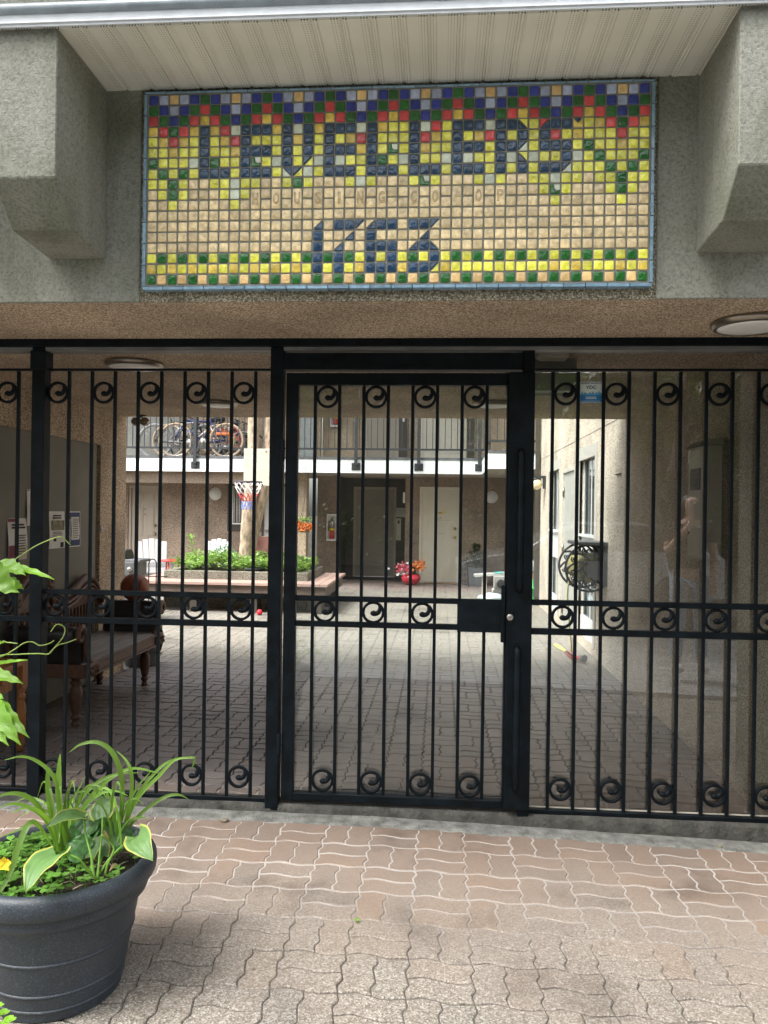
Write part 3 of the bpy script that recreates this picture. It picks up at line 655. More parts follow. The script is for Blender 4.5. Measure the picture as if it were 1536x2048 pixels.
o = MB().box(-3.2,3.775,2.318,1.70,3.80,2.3555).build('header_beam', IRON, fr, bevel=.002)
MB().box(-3.2,3.80,2.300,1.70,3.875,2.318, 0).build('header_plate', M('header_underside_grey', (.16,.16,.155), .55, var=.3, scale=6), fr)
MB().box(-3.2,3.862,2.318,1.70,3.875,2.3555).build('header_flange', M('header_flange_grey', (.20,.20,.19), .5, var=.2, scale=4), fr)
MB().box(-.789,3.79,2.204,.396,3.865,2.287).build('transom_box', IRON, fr, bevel=.003)
def lens(parent, xs, z0, z1):
    for x in xs: picket(parent, x, z0, z1)
def fence_panel(name, lab, x0, x1, bars, tops, mids, bots):
    t = thing(name, lab, 'fence', ((x0+x1)/2, GY, .03), 'scrolled iron fence panels')
    lens(t, bars, .05, 2.2)
    rail(t, x0, x1, 2.203, 2.214, .011)
    rail(t, x0, x1, 1.054, 1.080); rail(t, x0, x1, .910, .940); rail(t, x0, x1, .031, .053, .012)
    for x in tops: part_copy('scroll', SCRD, t, (x, GY, 2.091))
    for x in mids: part_copy('scroll', SCRD, t, (x, GY, .998))
    for x in bots: part_copy('scroll', SCRD, t, (x, GY, .152))
    return t
sp = [-1.9085+.1215*i for i in range(9)]
fence_panel('iron_fence', 'black iron fence panel between the left post and the gate hinge post', -2.019, -.855, sp,
            [-1.969]+[sp[i]+.0607 for i in (1,3,5,7)], [-1.969]+[sp[i]+.0607 for i in (1,3,5,7)], [-1.969]+[sp[i]+.0607 for i in (1,3,5,7)])
sl_ = [-2.1785-.1215*i for i in range(6)]
fence_panel('iron_fence', 'short black iron fence panel cut by the left edge of the photo', -2.93, -2.097, sl_, [sl_[i]-.0607 for i in (0,2,4)], [sl_[i]-.0607 for i in (0,2,4)], [sl_[i]-.0607 for i in (0,2,4)])
sr = [.545+.1222*i for i in range(9)]
fr_ = fence_panel('iron_fence', 'black iron fence panel with clear sheet behind it right of the gate', .452, 1.70, sr,
            [sr[i]+.0611 for i in (0,2,4,6,8)], [sr[i]+.0611 for i in (0,2,4,6,8)], [sr[i]+.0611 for i in (0,2,4,6,8)])
MB().box(.453, 3.848, .040, 1.70, 3.853, 2.20).build('clear_sheet', PANE, fr_)
MB().box(.453, 3.846, .0535, 1.70, 3.855, .060).build('sheet_edge', M('sheet_edge', (.55,.5,.42), .5), fr_)
# gate
gt = thing('gate', 'black iron pedestrian gate with lock plate and long pull handles', 'gate', (-.2,GY,.05))
mb = MB(); mb.box(-.776,GY-.022,.052,-.716,GY+.022,2.190); mb.box(.322,GY-.022,.052,.392,GY+.022,2.190)
mb.box(-.716,GY-.0215,2.130,.322,GY+.0215,2.1895); mb.box(-.716,GY-.0215,.0525,.322,GY+.0215,.090); mb.build('frame', IRON, gt, bevel=.002)
mb = MB(); mb.box(-.716,GY-.014,1.050,.322,GY+.014,1.076); mb.build('rail', IRON, gt, bevel=.002)
mb = MB(); mb.box(-.716,GY-.014,.922,.322,GY+.014,.949); mb.build('rail', IRON, gt, bevel=.002)
gb = [-.631+.1222*i for i in range(8)]
lens(gt, gb, .090, 2.13)
for i in (0,2,4,6):
    part_copy('scroll', SCRD, gt, (gb[i]+.0611, GY, 2.073)); part_copy('scroll', SCRD, gt, (gb[i]+.0611, GY, .151))
    if i < 6: part_copy('scroll', SCRD, gt, (gb[i]+.0611, GY, .998))
MB().box(.092, GY-.020, .915, .322, GY+.020, 1.0755).build('lock_plate', IRON, gt, bevel=.002)
MB().box(.330, GY-.052, .060, .452, GY-.0225, 2.19).build('latch_cover', IRON, gt, bevel=.003)
MB().box(.304, GY-.034, .870, .325, GY-.0225, 1.15).build('latch_bracket', IRON, gt, bevel=.002)
lk = MB().box(.327, GY-.058, .965, .366, GY-.0525, 1.028).build('lock_escutcheon', IRON, gt, bevel=.002)
mb = MB().lathe([(.0001,-.012),(.013,-.012),(.0165,-.009),(.0165,.0)], (.345,GY-.058,.998), 20, axis='y'); mb.build('lock_cylinder', METAL, lk)
mb = MB().box(.3437, GY-.0712, .992, .3463, GY-.0702, 1.004); mb.build('keyway', BLACKP, lk)
def handle(x, z0, z1):
    y0, y1 = GY-.053, GY-.105; pts = [(x,y0,z0),(x,y1+.015,z0),(x,y1+.004,z0+.006),(x,y1,z0+.02),(x,y1,z1-.02),(x,y1+.004,z1-.006),(x,y1+.015,z1),(x,y0,z1)]
    MB().tube(pts, .0165, 12).build('pull_handle', IRON, gt)
handle(.386, 1.135, 1.800); handle(.379, .175, .850)
for z in (1.80, .33):
    MB().lathe([(.0001,-.055),(.009,-.055),(.011,-.05),(.011,.05),(.009,.055),(.0001,.055)], (-.787,GY-.031,z), 12).build('hinge', IRON, gt)
MB().box(-.717, 3.852, .085, .323, 3.857, 2.135).build('clear_sheet', PANE, gt)
# security sticker on the right sheet
st = thing('security_sticker', 'small white and blue security sticker on the clear sheet', 'sticker', (.733,3.846,2.05))
x0, x1, z0, z1 = .679, .786, 2.052, 2.154
BLUE = M('sticker_blue', (.02,.17,.42), .4, var=.03); BLUE2 = M('sticker_mid_blue', (.08,.30,.52), .4, var=.03); WS = M('sticker_white', (.62,.70,.66), .4, var=.02); NAVY = M('sticker_navy', (.02,.05,.14), .4)
MB().box(x0, 3.8462, z0, x1, 3.8478, z1).build('backing', WS, st)
mb = MB(); mb.box(x0+.001, 3.8455, z0+.001, x1-.001, 3.8461, z0+.036)
mb.build('blue_band', BLUE, st)
mb = MB(); x = x0+.002; hs_ = [.008,.016,.006,.013,.011,.005,.009,.014,.008,.017,.012,.006,.015,.009,.018,.013,.010]
for h_ in hs_:
    mb.box(x, 3.8455, z0+.0362, x+.0059, 3.8461, z0+.037+h_); x += .0061
mb.build('skyline', BLUE2, st)
mb = MB(); textmesh(mb, 'PROPERTY SECURED BY', ((x0+x1)/2, 3.8453, z1-.008), (1,0,0), (0,0,1), .0092, bold=.01); textmesh(mb, 'VDC', ((x0+x1)/2, 3.8453, z1-.028), (1,0,0), (0,0,1), .024, bold=.02); mb.build('lettering', NAVY, st)
mb = MB(); mb.box((x0+x1)/2-.026,3.8448,z0+.025,(x0+x1)/2+.024,3.8454,z0+.028); mb.box((x0+x1)/2-.026,3.8448,z0+.018,(x0+x1)/2+.026,3.8454,z0+.021); mb.box(x0+.006,3.8448,z0+.006,x1-.010,3.8454,z0+.0075); mb.build('small_print', WS, st)

# ---------------------------------------------------------------- passage fittings
def ceiling_light(x, y, lab, r=.165):
    t = thing('ceiling_light', lab, 'ceiling light', (x,y,2.356), 'round passage ceiling lights')
    MB().lathe([(r,2.3555),(r+.004,2.350),(r+.002,2.340),(r-.006,2.329),(r-.020,2.323),(r-.024,2.326)], (x,y,0), 40).build('rim', BRONZE, t)
    MB().lathe([(r-.025,2.345),(r-.025,2.326),(r-.06,2.320),(r-.11,2.317),(.0001,2.316)], (x,y,0), 40).build('diffuser', OPAL, t)
    return t
ceiling_light(1.345, 3.47, 'round ceiling light in front of the gate, top right')
ceiling_light(-1.80, 4.40, 'round ceiling light seen above the left fence panel')
ceiling_light(-1.77, 6.02, 'round ceiling light near the passage end, left of the gate', .15)
ceiling_light(.395, 5.98, 'round ceiling light seen through the gate top, right side', .15)
t = thing('electrical_box', 'plain grey metal box hung under the passage ceiling behind the gate', 'box', (.57,4.3,2.17))
MB().box(.36,4.27,2.168,.735,4.40,2.3555).build('housing', GREY, t, bevel=.004)
MB().box(.36,4.262,2.166,.735,4.2695,2.176).build('bottom_lip', WHITE, t)
t = thing('door_closer_housing', 'low cream plastic housing on the ceiling above the grey box', 'housing', (.59,4.2,2.33))
MB().prism([(.505,2.3555),(.512,2.344),(.535,2.334),(.665,2.333),(.672,2.338),(.672,2.3555)], 'y', 4.14, 4.255).build('cover', CREAM, t, bevel=.003)
mb = MB(); mb.box(.585,4.139,2.340,.597,4.1405,2.345); mb.box(.62,4.139,2.343,.626,4.1405,2.347); mb.build('screw', METAL, t)
t = thing('flood_light', 'black twin spotlight under the far edge of the passage ceiling', 'lamp', (-2.74,6.88,2.35))
MB().lathe([(.04,2.3555),(.04,2.348),(.0001,2.346)], (-2.74,6.88,0), 16).build('base', BLACKP, t)
for dx in (-.045,.035):
    m_ = MB(); m_.tube([(-2.74,6.88,2.346),(-2.74+dx*.5,6.86,2.325),(-2.74+dx,6.85,2.305)], .008, 6)
    m_.lathe([(.02,-.03),(.036,-.02),(.042,.01),(.040,.03),(.030,.032)], (-2.74+dx,6.855,2.295), 16, axis='y'); m_.build('lamp_head', BRONZE, t)
# meter cabinet on the right wall
t = thing('meter_cabinet', 'tall beige metal cabinet with a small window on the right wall', 'cabinet', (1.57,4.72,1.24))
MB().box(1.524,4.565,1.245,1.6195,4.855,1.915).build('body', BEIGE, t, bevel=.004)
MB().box(1.516,4.58,1.26,1.5235,4.845,1.90).build('door', M('cabinet_door', (.42,.37,.29), .45, var=.05), t, bevel=.003)
MB().prism([(1.505,1.9155),(1.6195,1.9155),(1.6195,1.955),(1.535,1.945)], 'y', 4.55, 4.87).build('rain_cap', GREY, t)
wn = MB().box(1.512,4.625,1.655,1.5155,4.80,1.785).build('window', DARK, t)
mb = MB(); 
for k in range(7): mb.box(1.5105,4.64+k*.024,1.66,1.5119,4.645+k*.024,1.78)
for k in range(4): mb.box(1.5105,4.63,1.67+k*.03,1.5119,4.795,1.674+k*.03)
mb.build('meter_grille', GREY, wn)
MB().lathe([(.0001,-.008),(.008,-.008),(.008,0)], (1.5158,4.82,1.40), 10, axis='x').build('latch', BLACKP, t)
MB().add([(1.5145,4.85,1.90),(1.5145,4.80,1.905),(1.5145,4.815,1.85),(1.5145,4.85,1.83),(1.5158,4.85,1.90),(1.5158,4.80,1.905),(1.5158,4.815,1.85),(1.5158,4.85,1.83)], [(0,1,2,3),(7,6,5,4),(0,4,5,1),(1,5,6,2),(2,6,7,3),(3,7,4,0)]).build('torn_sticker', PAPER, t)
# papers on the grey panel
NAVYP = M('poster_navy', (.03,.05,.14), .7); INK = M('ink_black', (.02,.02,.022), .8); MAR = M('poster_maroon', (.22,.03,.06), .7); PHO = M('poster_photo', (.22,.20,.12), .7, var=.6, scale=25); CRM = M('poster_cream', (.62,.58,.45), .8)
PXW = -2.9475
def sheet(mb, y0, y1, z0, z1, m=0, off=0., curl=.012, top=None):
    # a pinned sheet on the wall x = PXW whose lower edge curls out a little
    n = 6; vs = []
    for i in range(n+1):
        z = z1+(z0-z1)*i/n; c = curl*math.sin(i/n*math.pi*.75)**2
        for yy in (y0, y1): vs += [(PXW+off+c, yy, z), (PXW+off+c+.0012, yy, z)]
    fs = []
    for i in range(n):
        a = i*4; b_ = a+4
        fs += [(a+1,a+3,b_+3,b_+1),(a,b_,b_+2,a+2),(a,a+1,b_+1,b_),(a+2,b_+2,b_+3,a+3)]
    fs += [(0,2,3,1),(n*4,n*4+1,n*4+3,n*4+2)]
    mb.add(vs, fs, m)
def lines(mb, y0, y1, z0, z1, n, off, th=.35):
    for i in range(n):
        z = z1-(z1-z0)*(i+.5)/n; e = y1-(y1-y0)*rnd.uniform(0,.25); h = (z1-z0)/n*th/2
        mb.box(PXW+off, y0, z-h, PXW+off+.0006, e, z+h)
t = thing('poster', 'maroon and cream notice pinned to the grey panel, lowest left', 'poster', (PXW,5.17,1.14), 'papers on the grey panel')
mb = MB(); sheet(mb, 5.06, 5.30, 1.13, 1.42); mb.build('sheet', PAPER, t)
mb = MB(); sheet(mb, 5.062, 5.16, 1.135, 1.33, 0, .0016); sheet(mb, 5.062,5.16,1.395,1.418,0,.0016, 0); mb.build('maroon_field', MAR, t)
mb = MB(); sheet(mb, 5.165, 5.297, 1.135, 1.33, 0, .0016); mb.build('cream_field', CRM, t)
mb = MB(); lines(mb, 5.10,5.28,1.345,1.385,2,.010,.6); lines(mb, 5.18,5.28,1.16,1.31,8,.0165,.3); mb.build('print', INK, t)
t = thing('poster', 'narrow blank white sheet pinned beside the left fence post', 'poster', (PXW,5.34,1.37), 'papers on the grey panel')
mb = MB(); sheet(mb, 5.30, 5.48, 1.365, 1.63, curl=.008); mb.build('sheet', PAPER, t); MB().sphere((PXW+.003,5.32,1.62), .006, 8).build('pin', BLACKP, t)
t = thing('poster', 'white newsletter with a brown photo pinned left of the navy poster', 'poster', (PXW,5.73,1.19), 'papers on the grey panel')
mb = MB(); sheet(mb, 5.62, 5.86, 1.185, 1.47, curl=.008); mb.build('sheet', PAPER, t)
mb = MB(); mb.box(PXW+.008,5.65,1.325,PXW+.0115,5.84,1.40); mb.build('photo', PHO, t)
mb = MB(); lines(mb, 5.67,5.83,1.41,1.445,2,.0075,.6); lines(mb,5.66,5.82,1.27,1.315,4,.0105); mb.box(PXW+.0075,5.68,1.24,PXW+.0105,5.72,1.268); mb.box(PXW+.0075,5.79,1.19,PXW+.0085,5.84,1.23); mb.build('print', INK, t)
t = thing('poster', 'navy poster headed Upcoming with a white list pinned on it', 'poster', (PXW,6.0,1.19), 'papers on the grey panel')
mb = MB(); sheet(mb, 5.885, 6.125, 1.185, 1.47, 0, 0, .006); mb.build('border', PAPER, t)
mb = MB(); sheet(mb, 5.893, 6.117, 1.193, 1.462, 0, .0016, .006); mb.build('sheet', NAVYP, t)
mb = MB(); sheet(mb, 5.965, 6.10, 1.24, 1.425, 0, .0032, .007); mb.build('list', PAPER, t)
mb = MB(); lines(mb, 5.98,6.09,1.25,1.415,11,.0112,.3); mb.build('print', INK, t)
mb = MB(); textmesh(mb, 'Upcoming', (PXW+.0095,5.932,1.315), (0,0,1), (0,-1,0), .046, bold=.02); mb.build('lettering', PAPER, t)
t = thing('wall_knob', 'small white round fitting on the edge of the grey panel', 'fitting', (-2.93,6.47,1.31))
MB().lathe([(.025,0),(.025,.012),(.014,.022),(.0001,.024)], (-2.93,6.475,1.315), 16, axis='x').build('cap', WHITEP, t); MB().box(-2.9085,6.465,1.312,-2.9055,6.485,1.318).build('slot', BLACKP, t)
# ---------------------------------------------------------------- furniture in the passage
def turned_leg(mb, x, y, z0, z1, r, m=0):
    h = z1-z0
    pr = [(.55,0),(.62,.03),(.55,.06),(.40,.09),(.50,.12),(.72,.16),(.72,.19),(.45,.22),(.62,.27),(.92,.45),(1.0,.62),(.9,.74),(.6,.80),(.85,.84),(.85,.88),(.55,.91),(.8,.94),(.8,1.0)]
    mb.lathe([(r*a, z0+h*b_) for a, b_ in pr], (x,y,0), 20, m)
db = thing('carved_daybed', 'carved dark wood daybed with scrolled arms against the grey panel', 'bench', (-2.62,5.75,0))
yA, yB, xF, xK = 5.05, 6.47, -2.38, -2.93
mb = MB()
mb.box(xK,yA,.375,xF+.002,yB,.40); mb.box(xF-.03,yA,.36,xF+.012,yB,.425); mb.box(xF-.03,yA,.345,xF+.024,yB,.36); mb.box(xF-.03,yA,.425,xF+.020,yB,.438)
mb.box(xK,yA-.012,.345,xF,yA,.438); mb.box(xK,yB,.345,xF,yB+.012,.438)
for yy in (yA+.07, yB-.09):      # carved corner blocks
    mb.box(xF+.012,yy-.07,.350,xF+.034,yy+.07,.432)
    for k in range(14):
        a = k*.9; mb.sphere((xF+.036, yy-.055+.0085*k, .39+.022*math.sin(a*1.7)), .012+.004*math.cos(a*2.3), 8)
    mb.tube([(xF+.036,yy-.06,.362),(xF+.04,yy-.02,.40),(xF+.036,yy+.02,.37),(xF+.04,yy+.06,.41)], .006, 6)
mb.build('seat_frame', WOODC, db, bevel=.004)
mb = MB()
for k in range(5):
    xa = xK+.02+k*.106; mb.box(xa, yA+.002, .401, xa+.103, yB-.002, .444)
mb.build('seat_boards', WOODS, db, bevel=.002)
for (x, y) in ((xF-.10,yA+.08),(xF-.10,yB-.10),(xK+.06,yA+.08),(xK+.06,yB-.10)):
    m_ = MB(); turned_leg(m_, x, y, 0, .346, .044); m_.build('leg', WOODC, db)
def arm(y0, sgn):
    # the side rises from the seat corner, sweeps outward and ends in a roll
    pr = [(0,.43),(.012,.47),(.02,.53),(.03,.60),(.05,.66),(.075,.70)]
    inner = [(y0-sgn*.03+sgn*p, z) for p, z in pr]; outer = [(y0-sgn*.03+sgn*(p+.045), z-.01) for p, z in pr]
    poly = inner + outer[::-1]
    if sgn < 0: poly = poly[::-1]
    m_ = MB().prism(poly[::-1], 'x', xK+.05, xF-.03); a_ = m_.build('arm_panel', LEATH, db, bevel=.003)
    m_ = MB().lathe([(.0001,xK+.04),(.05,xK+.04),(.062,xK+.06),(.062,xF-.05),(.05,xF-.03),(.0001,xF-.03)], (0,y0+sgn*.085,.640), 24, axis='x'); m_.build('arm_roll', LEATH, a_)
    m_ = MB()
    fr_ = [(xF-.012, y0-sgn*.05+sgn*p*1.05, z) for p, z in [(-.06,.425),(-.02,.435),(.012,.47),(.03,.53),(.04,.60),(.055,.655),(.085,.695),(.125,.69),(.15,.66),(.145,.62),(.115,.60),(.09,.62),(.1,.645)]]
    m_.tube(fr_, [.028,.028,.026,.024,.022,.022,.022,.021,.019,.017,.015,.013,.011], 10)
    m_.build('arm_scroll', WOODC, db)
arm(yB-.02, 1); arm(yA+.02, -1)
crest = [(5.02,.74),(5.06,.86),(5.12,.95),(5.22,1.01),(5.36,1.03),(5.47,1.0),(5.53,.94),(5.58,.87),(5.66,.83),(5.80,.815),(5.93,.845),(6.03,.895),(6.12,.925),(6.22,.915),(6.30,.86),(6.36,.78),(6.42,.70)]
m_ = MB(); xb = xK+.025
m_.tube([(xb+.012,y,z) for y, z in crest], [.03,.034,.036,.036,.036,.034,.032,.032,.032,.032,.032,.033,.034,.034,.032,.03,.028], 12)
m_.tube([(xb+.03,y,z-.055) for y, z in crest[1:-1]], .014, 8); m_.tube([(xb+.028,y,z-.095) for y, z in crest[2:-2]], .018, 8)
poly = [(y,z-.01) for y, z in crest] + [(6.40,.66),(6.2,.72),(5.9,.70),(5.6,.70),(5.3,.74),(5.08,.70)]
m_.prism(poly[::-1], 'x', xb-.012, xb+.016)
for (yy, zz) in ((5.50,.955),(5.06,.86)):
    m_.lathe([(.0001,xb-.02),(.05,xb-.02),(.05,xb+.05),(.035,xb+.058),(.0001,xb+.05)], (0,yy,zz), 18, axis='x')
    m_.tube([(xb+.052, yy+.04*(1-t/9)*math.cos(t*.9), zz+.04*(1-t/9)*math.sin(t*.9)) for t in range(9)], .007, 6)
m_.build('crest_rail', WOODC, db)
m_ = MB()
for k in range(13): y = 5.58+k*.056; m_.lathe([(.011,.46),(.016,.52),(.010,.58),(.014,.66),(.010,.72)], (xb,y,0), 8)
m_.build('back_spindles', WOODC, db)
m_ = MB(); m_.prism([(5.02,.444),(5.56,.444),(5.60,.60),(5.57,.74),(5.3,.80),(5.06,.74),(4.99,.58)], 'x', xb-.01, xb+.02)
for k in range(7): yy = 5.08+k*.075; m_.tube([(xb+.02,5.30+(yy-5.30)*.5,.46),(xb+.03,yy,.62),(xb+.022,yy,.76)], .018, 8)
m_.build('back_shell', WOODC, db)
# basketball on the far arm
bm_, n_, b_ = newmat('basketball_rubber'); L_ = n_.links
g_ = N(n_, 'ShaderNodeTexVoronoi'); g_.inputs['Scale'].default_value = 230; tc_ = N(n_, 'ShaderNodeTexCoord'); L_.new(tc_.outputs['Object'], g_.inputs['Vector'])
b_.inputs['Base Color'].default_value = (.27,.062,.025,1); b_.inputs['Roughness'].default_value = .45
q_ = N(n_, 'ShaderNodeBump'); q_.inputs['Strength'].default_value = .5; q_.inputs['Distance'].default_value = .002; L_.new(g_.outputs['Distance'], q_.inputs['Height']); L_.new(q_.outputs[0], b_.inputs['Normal'])
bc = Vector((-2.645,6.54,.815)); br = .121
t = thing('basketball', 'orange basketball with black seams resting on the daybed arm', 'ball', (bc.x,bc.y,bc.z-br))
MB().sphere(bc, br, 40).build('ball_cover', bm_, t)
mb = MB(); rm = Matrix.Rotation(R(25), 3, 'Y') @ Matrix.Rotation(R(18), 3, 'X')
def ring(f): mb.tube([bc + rm @ (Vector(f(2*math.pi*k/48)).normalized()*(br+.0003)) for k in range(48)], .0026, 6, closed=True)
ring(lambda a: (math.cos(a), math.sin(a), 0)); ring(lambda a: (0, math.cos(a), math.sin(a)))
ring(lambda a: (.62+.25*math.cos(2*a), math.cos(a), math.sin(a)*.9)); ring(lambda a: (-.62-.25*math.cos(2*a), math.cos(a), math.sin(a)*.9))
mb.build('seams', BLACKP, t)
# pine side table
t = thing('side_table', 'orange pine side table with turned legs behind the left fence panel', 'table', (-2.72,4.38,0))
x0, x1, y0, y1 = -2.93, -2.515, 4.08, 4.60
mb = MB(); mb.box(x0,y0,.535,x1,y1,.56); mb.build('tabletop', PINE, t, bevel=.005, seg=2)
mb = MB(); mb.box(x0+.03,y0+.03,.40,x1-.03,y0+.05,.534); mb.box(x0+.03,y1-.05,.40,x1-.03,y1-.03,.534); mb.box(x1-.05,y0+.05,.40,x1-.03,y1-.05,.534); mb.box(x0+.03,y0+.05,.40,x0+.05,y1-.05,.534); mb.build('apron', PINE, t, bevel=.002)
for (x, y) in ((x0+.045,y0+.045),(x1-.04,y0+.045),(x0+.045,y1-.045),(x1-.04,y1-.04)):
    m_ = MB(); m_.box(x-.029,y-.029,.39,x+.029,y+.029,.535)
    m_.lathe([(.018,0),(.022,.03),(.020,.06),(.030,.12),(.033,.22),(.027,.29),(.020,.31),(.030,.33),(.030,.345),(.019,.355),(.029,.375),(.029,.392)], (x,y,0), 18); m_.build('leg', PINE, t)
MB().sphere((x1-.022,4.33,.465), .014, 10).build('knob', PINE, t)
# dark tub with handle and wire stand at the passage end
t = thing('plastic_tub', 'dark grey plastic tub with a curved carry handle behind the daybed', 'tub', (-2.84,7.2,0))
MB().lathe([(.0001,.0),(.15,.0),(.16,.02),(.185,.30),(.19,.40),(.18,.41),(.17,.40),(.15,.05),(.0001,.04)], (-2.84,7.22,0), 28).build('body', GREYP, t)
MB().tube([(-2.67,7.15,.13),(-2.63,7.12,.17),(-2.605,7.11,.25),(-2.612,7.11,.34),(-2.64,7.13,.40),(-2.675,7.15,.41)], .016, 8).build('handle', BLACKP, t)
t = thing('wire_stand', 'thin black wire stand with a hooped top by the passage end', 'stand', (-3.0,7.75,0))
mb = MB(); mb.tube([(-2.98+.14*math.cos(a*math.pi/12),7.72+.14*math.sin(a*math.pi/12),.012) for a in range(24)], .006, 6, closed=True); mb.build('base_ring', BLACKP, t)
mb = MB(); mb.tube([(-3.0,7.78,.012),(-3.0,7.78,.93)]+[(-2.96-.04*math.cos(a),7.78,.93+.05*math.sin(a)) for a in (.5,1.0,1.57,2.1,2.6)]+[(-2.92,7.78,.93),(-2.92,7.78,.35)], .006, 6); mb.tube([(-3.12,7.78,.80),(-2.8,7.78,.80)], .005, 6); mb.build('hoop', BLACKP, t)

# ---------------------------------------------------------------- flower pot in the foreground
PC = Vector((-1.185, 2.36, -.012))
pt = thing('flower_pot', 'large charcoal plastic flower pot in the front left corner', 'flower pot', PC)
pm, n_, b_ = newmat('charcoal_pot_plastic'); L_ = n_.links
tc_ = N(n_, 'ShaderNodeTexCoord'); nz_ = N(n_, 'ShaderNodeTexNoise'); nz_.inputs['Scale'].default_value = 260; nz_.inputs['Detail'].default_value = 2; L_.new(tc_.outputs['Object'], nz_.inputs['Vector'])
n2_ = N(n_, 'ShaderNodeTexNoise'); n2_.inputs['Scale'].default_value = 5; n2_.inputs['Detail'].default_value = 6; L_.new(tc_.outputs['Object'], n2_.inputs['Vector'])
r1_ = ramp(n_, [(.35, (.022,.028,.037)), (.60, (.040,.050,.064)), (.75, (.10,.12,.145))]); L_.new(nz_.outputs[0], r1_.inputs[0])
r2_ = ramp(n_, [(.35, (.75,)*3), (.7, (1.25,)*3)]); L_.new(n2_.outputs[0], r2_.inputs[0])
L_.new(mix(n_, r1_.outputs[0], r2_.outputs[0], 1., 'MULTIPLY'), b_.inputs['Base Color']); b_.inputs['Roughness'].default_value = .48
q_ = N(n_, 'ShaderNodeBump'); q_.inputs['Strength'].default_value = .35; q_.inputs['Distance'].default_value = .002; L_.new(nz_.outputs[0], q_.inputs['Height']); L_.new(q_.outputs[0], b_.inputs['Normal'])
prof = [(.0001,.0),(.185,.0),(.190,.004)]+[(.190+.054*i/12,.006+.274*i/12) for i in range(13)]+[(.2445,.284),(.2475,.290),(.252,.296),(.262,.300),(.268,.306),(.271,.318),(.267,.330),(.273,.338),(.286,.345),(.293,.356),(.2955,.375),(.294,.392),(.288,.404),(.279,.411),(.269,.413),(.261,.409),(.256,.400),(.252,.36),(.0001,.36)]
MB().lathe(prof[:-1]+[(.250,.34)], PC, 72).build('pot_wall', pm, pt)
m_ = MB()
for z in (.036,.086,.186): rr_ = .190+.054*(z-.006)/.274; m_.lathe([(rr_-.001,z-.007),(rr_+.0012,z-.004),(rr_+.0035,z-.002),(rr_+.0042,z),(rr_+.0035,z+.002),(rr_+.0012,z+.004),(rr_-.001,z+.007)], PC, 72)
m_.build('ridges', pm, pt)
mb = MB(); n = 40; rr = [0,.06,.12,.18,.22,.2515]
for i, r_ in enumerate(rr):
    for k in range(n):
        a = 2*math.pi*k/n; mb.v.append((PC.x+r_*math.cos(a), PC.y+r_*math.sin(a), .352 + (.02*mnoise.noise((r_*math.cos(a)*9, r_*math.sin(a)*9, 4)) if i < 5 else -.004))); mb.rv.append(.5)
for i in range(len(rr)-1):
    for k in range(n): mb.f.append((i*n+k, i*n+(k+1) % n, (i+1)*n+(k+1) % n, (i+1)*n+k)); mb.m.append(0); mb.sm.append(True)
mb.build('soil', SOIL, pt)
def cz(x, y, Y): return at(x*.3646, 1480+y*.3646, Y)     # photo crop point to a place at depth Y
def spline(P, n=14):
    P = [Vector(p) for p in P]; out = []
    Q = [P[0]*2-P[1]] + P + [P[-1]*2-P[-2]]
    for i in range(1, len(Q)-2):
        k = max(2, n//(len(P)-1))
        for j in range(k):
            t = j/k; a, b_, c, d = Q[i-1], Q[i], Q[i+1], Q[i+2]
            out.append(.5*((2*b_)+(c-a)*t+(2*a-5*b_+4*c-d)*t*t+(3*b_-a-3*c+d)*t**3))
    out.append(P[-1]); return out
dl = thing('daylily', 'daylily with long arching grassy leaves at the back of the charcoal pot', 'plant', (PC.x+.05,PC.y+.05,.36))
mb = MB()
def blade(pts, Y0, Y1, wd=.0085, tipw=.15, nrm=(.2,-.8,.5), fold=.3):
    n = len(pts); P = [cz(x, y, Y0+(Y1-Y0)*i/(n-1)) for i, (x, y) in enumerate(pts)]
    C = spline(P, 22); k = len(C)
    ws = [.78*wd*min(1, .55+i/k*1.6)*(1-(1-tipw)*max(0, (i/(k-1)-.5)/.5)**1.6) for i in range(k)]
    mb.cur = rnd.random(); mb.ribbon(C, ws, nrm, 0, fold)
base1, base2 = (330,600), (640,620)
